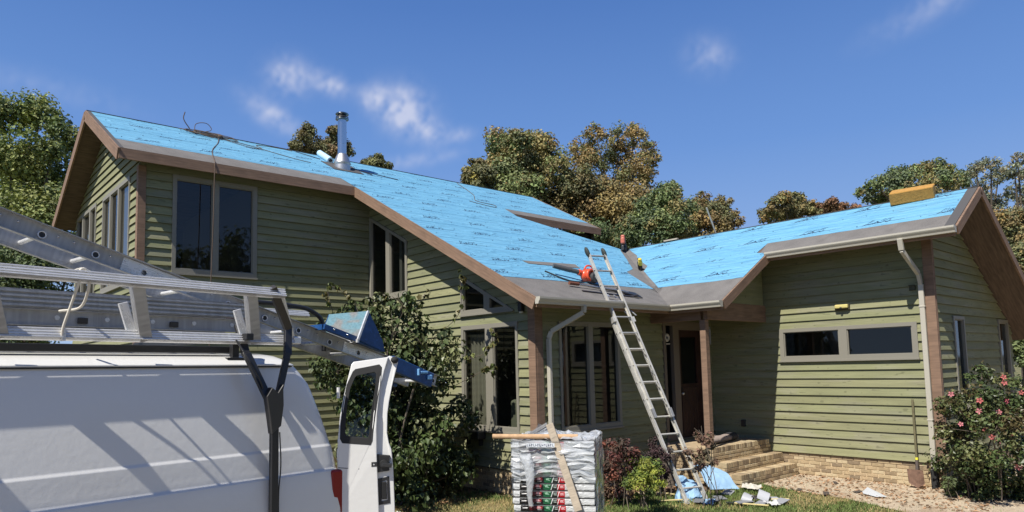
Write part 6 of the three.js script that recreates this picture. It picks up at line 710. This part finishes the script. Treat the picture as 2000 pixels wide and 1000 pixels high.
{ const w = thing('wall_lamp', 'yellowish twin wall lamp above the long low window', 'lamp', [13.76, 3.3, -5.88]); mesh('housing', rb(0.06, 0.12, 0.28, -0.01, 0, 0, 0.015), std(0.05, 0.04, 0.02), w); mesh('shade', [rb(0.08, 0.075, 0.25, -0.045, 0.012, 0, 0.02)], std(0.62, 0.53, 0.2, { roughness: 0.35 }), w); mesh('sensor', new THREE.SphereGeometry(0.022, 12, 10).translate(-0.09, -0.02, 0), M.black, w); }
{ const w = thing('wall_lantern', 'small black wall lantern under the rake at the brown corner board', 'lantern', [8.27, 3.34, -9.1]); mesh('cage', [rb(0.09, 0.15, 0.09, 0, 0, 0, 0.01), rb(0.12, 0.02, 0.12, 0, 0.085, 0, 0.004)], M.black, w); mesh('glass', cyl(0.036, V3(0, -0.1, 0), V3(0, -0.07, 0), 12), std(0.6, 0.58, 0.5), w); }
{ const w = thing('outlet_box', 'dark weatherproof outlet box low on the shaded porch wall', 'outlet', [13.745, 0.98, -8.12]); mesh('box', rb(0.06, 0.14, 0.09, 0, 0, 0, 0.008), M.black, w); mesh('cover', rb(0.012, 0.12, 0.075, -0.032, 0.0, 0, 0.003), M.darkBar, w); const v = thing('vent_cover', 'small dark bracket under the eave beside the right downspout', 'bracket', [13.75, 3.55, -4.62]); mesh('plate', rb(0.03, 0.09, 0.1, 0, 0, 0, 0.006), M.sheath, v); mesh('lip', rb(0.05, 0.015, 0.1, -0.015, 0.045, 0, 0.004), M.sheath, v); }
{ const w = thing('wind_chime', 'pale wind chime hanging beside the porch post', 'wind chime', [11.86, 3.1, -7.66]); mesh('hook', tube([V3(-0.12, -0.05, 0.02), V3(-0.05, -0.03, 0), V3(0, -0.06, 0)], 0.006, 10, 5), M.black, w); mesh('top_disc', cyl(0.045, V3(0, -0.12, 0), V3(0, -0.135, 0), 14), std(0.2, 0.18, 0.15), w); for (let i = 0; i < 5; i++) { const a = i * 1.2566; mesh('chime_tube', cyl(0.008, V3(Math.cos(a) * 0.032, -0.16, Math.sin(a) * 0.032), V3(Math.cos(a) * 0.032, -0.42 - 0.04 * i, Math.sin(a) * 0.032), 8), std(0.32, 0.31, 0.28), w); } mesh('sail', rb(0.04, 0.08, 0.006, 0, -0.7, 0, 0.002), std(0.2, 0.18, 0.15), w); mesh('cord', cyl(0.002, V3(0, -0.06, 0), V3(0, -0.67, 0), 5), M.black, w); }
{ const w = thing('door_bell', 'round white dial on the side light of the front door', 'dial', [12.1, 2.83, -8.82]); mesh('ring', new THREE.TorusGeometry(0.06, 0.03, 10, 24), std(0.5, 0.48, 0.43), w); mesh('center', new THREE.CylinderGeometry(0.03, 0.03, 0.02, 16).rotateX(Math.PI / 2), M.black, w); mesh('bracket', rb(0.16, 0.03, 0.03, 0.03, -0.13, -0.01, 0.005), std(0.4, 0.38, 0.34), w); }
{ const ch = thing('armchair', 'greyish green armchair behind the right pane of the big window', 'armchair', [9.05, 0.45, -9.62], -1.2), up = new THREE.MeshStandardMaterial({ color: L3(0.3, 0.29, 0.2), roughness: 0.95 }); mesh('backrest', rb(0.66, 0.8, 0.16, 0, 0.85, 0.35, 0.07), up, ch); mesh('seat', rb(0.6, 0.22, 0.62, 0, 0.42, 0, 0.06), up, ch); for (const x of [-0.36, 0.36]) { mesh('armrest', [rb(0.13, 0.3, 0.6, x, 0.55, 0, 0.05), cyl(0.085, V3(x, 0.7, -0.32), V3(x, 0.7, 0.3), 14)], up, ch); mesh('leg', cyl(0.025, V3(x, 0.3, -0.25), V3(x, 0, -0.25), 8), woodRed, ch); mesh('leg', cyl(0.025, V3(x, 0.3, 0.3), V3(x, 0, 0.3), 8), woodRed, ch); }
  tag(mesh('curtain', grid(60, 4, (u, v) => [8.52 + 0.035 * Math.sin(u * 44) + 0.015 * Math.sin(u * 17), 1.0 + 1.95 * v, -10.9 + 0.72 * u]), std(0.42, 0.38, 0.29, { roughness: 0.95, side: THREE.DoubleSide })), 'pleated beige curtain behind the left pane of the big window', 'curtain'); const wb = thing('window_box', 'dark window box half hidden by the bush under the big window', 'planter', [8.22, 1.05, -10.5]); mesh('trough', rb(0.2, 0.16, 0.6, 0, 0, 0, 0.03), M.black, wb); mesh('bracket', [bb(0.02, 0.1, -0.2, -0.06, -0.2, -0.17), bb(0.02, 0.1, -0.2, -0.06, 0.17, 0.2)], M.black, wb); }

renderer.render(scene, camera);
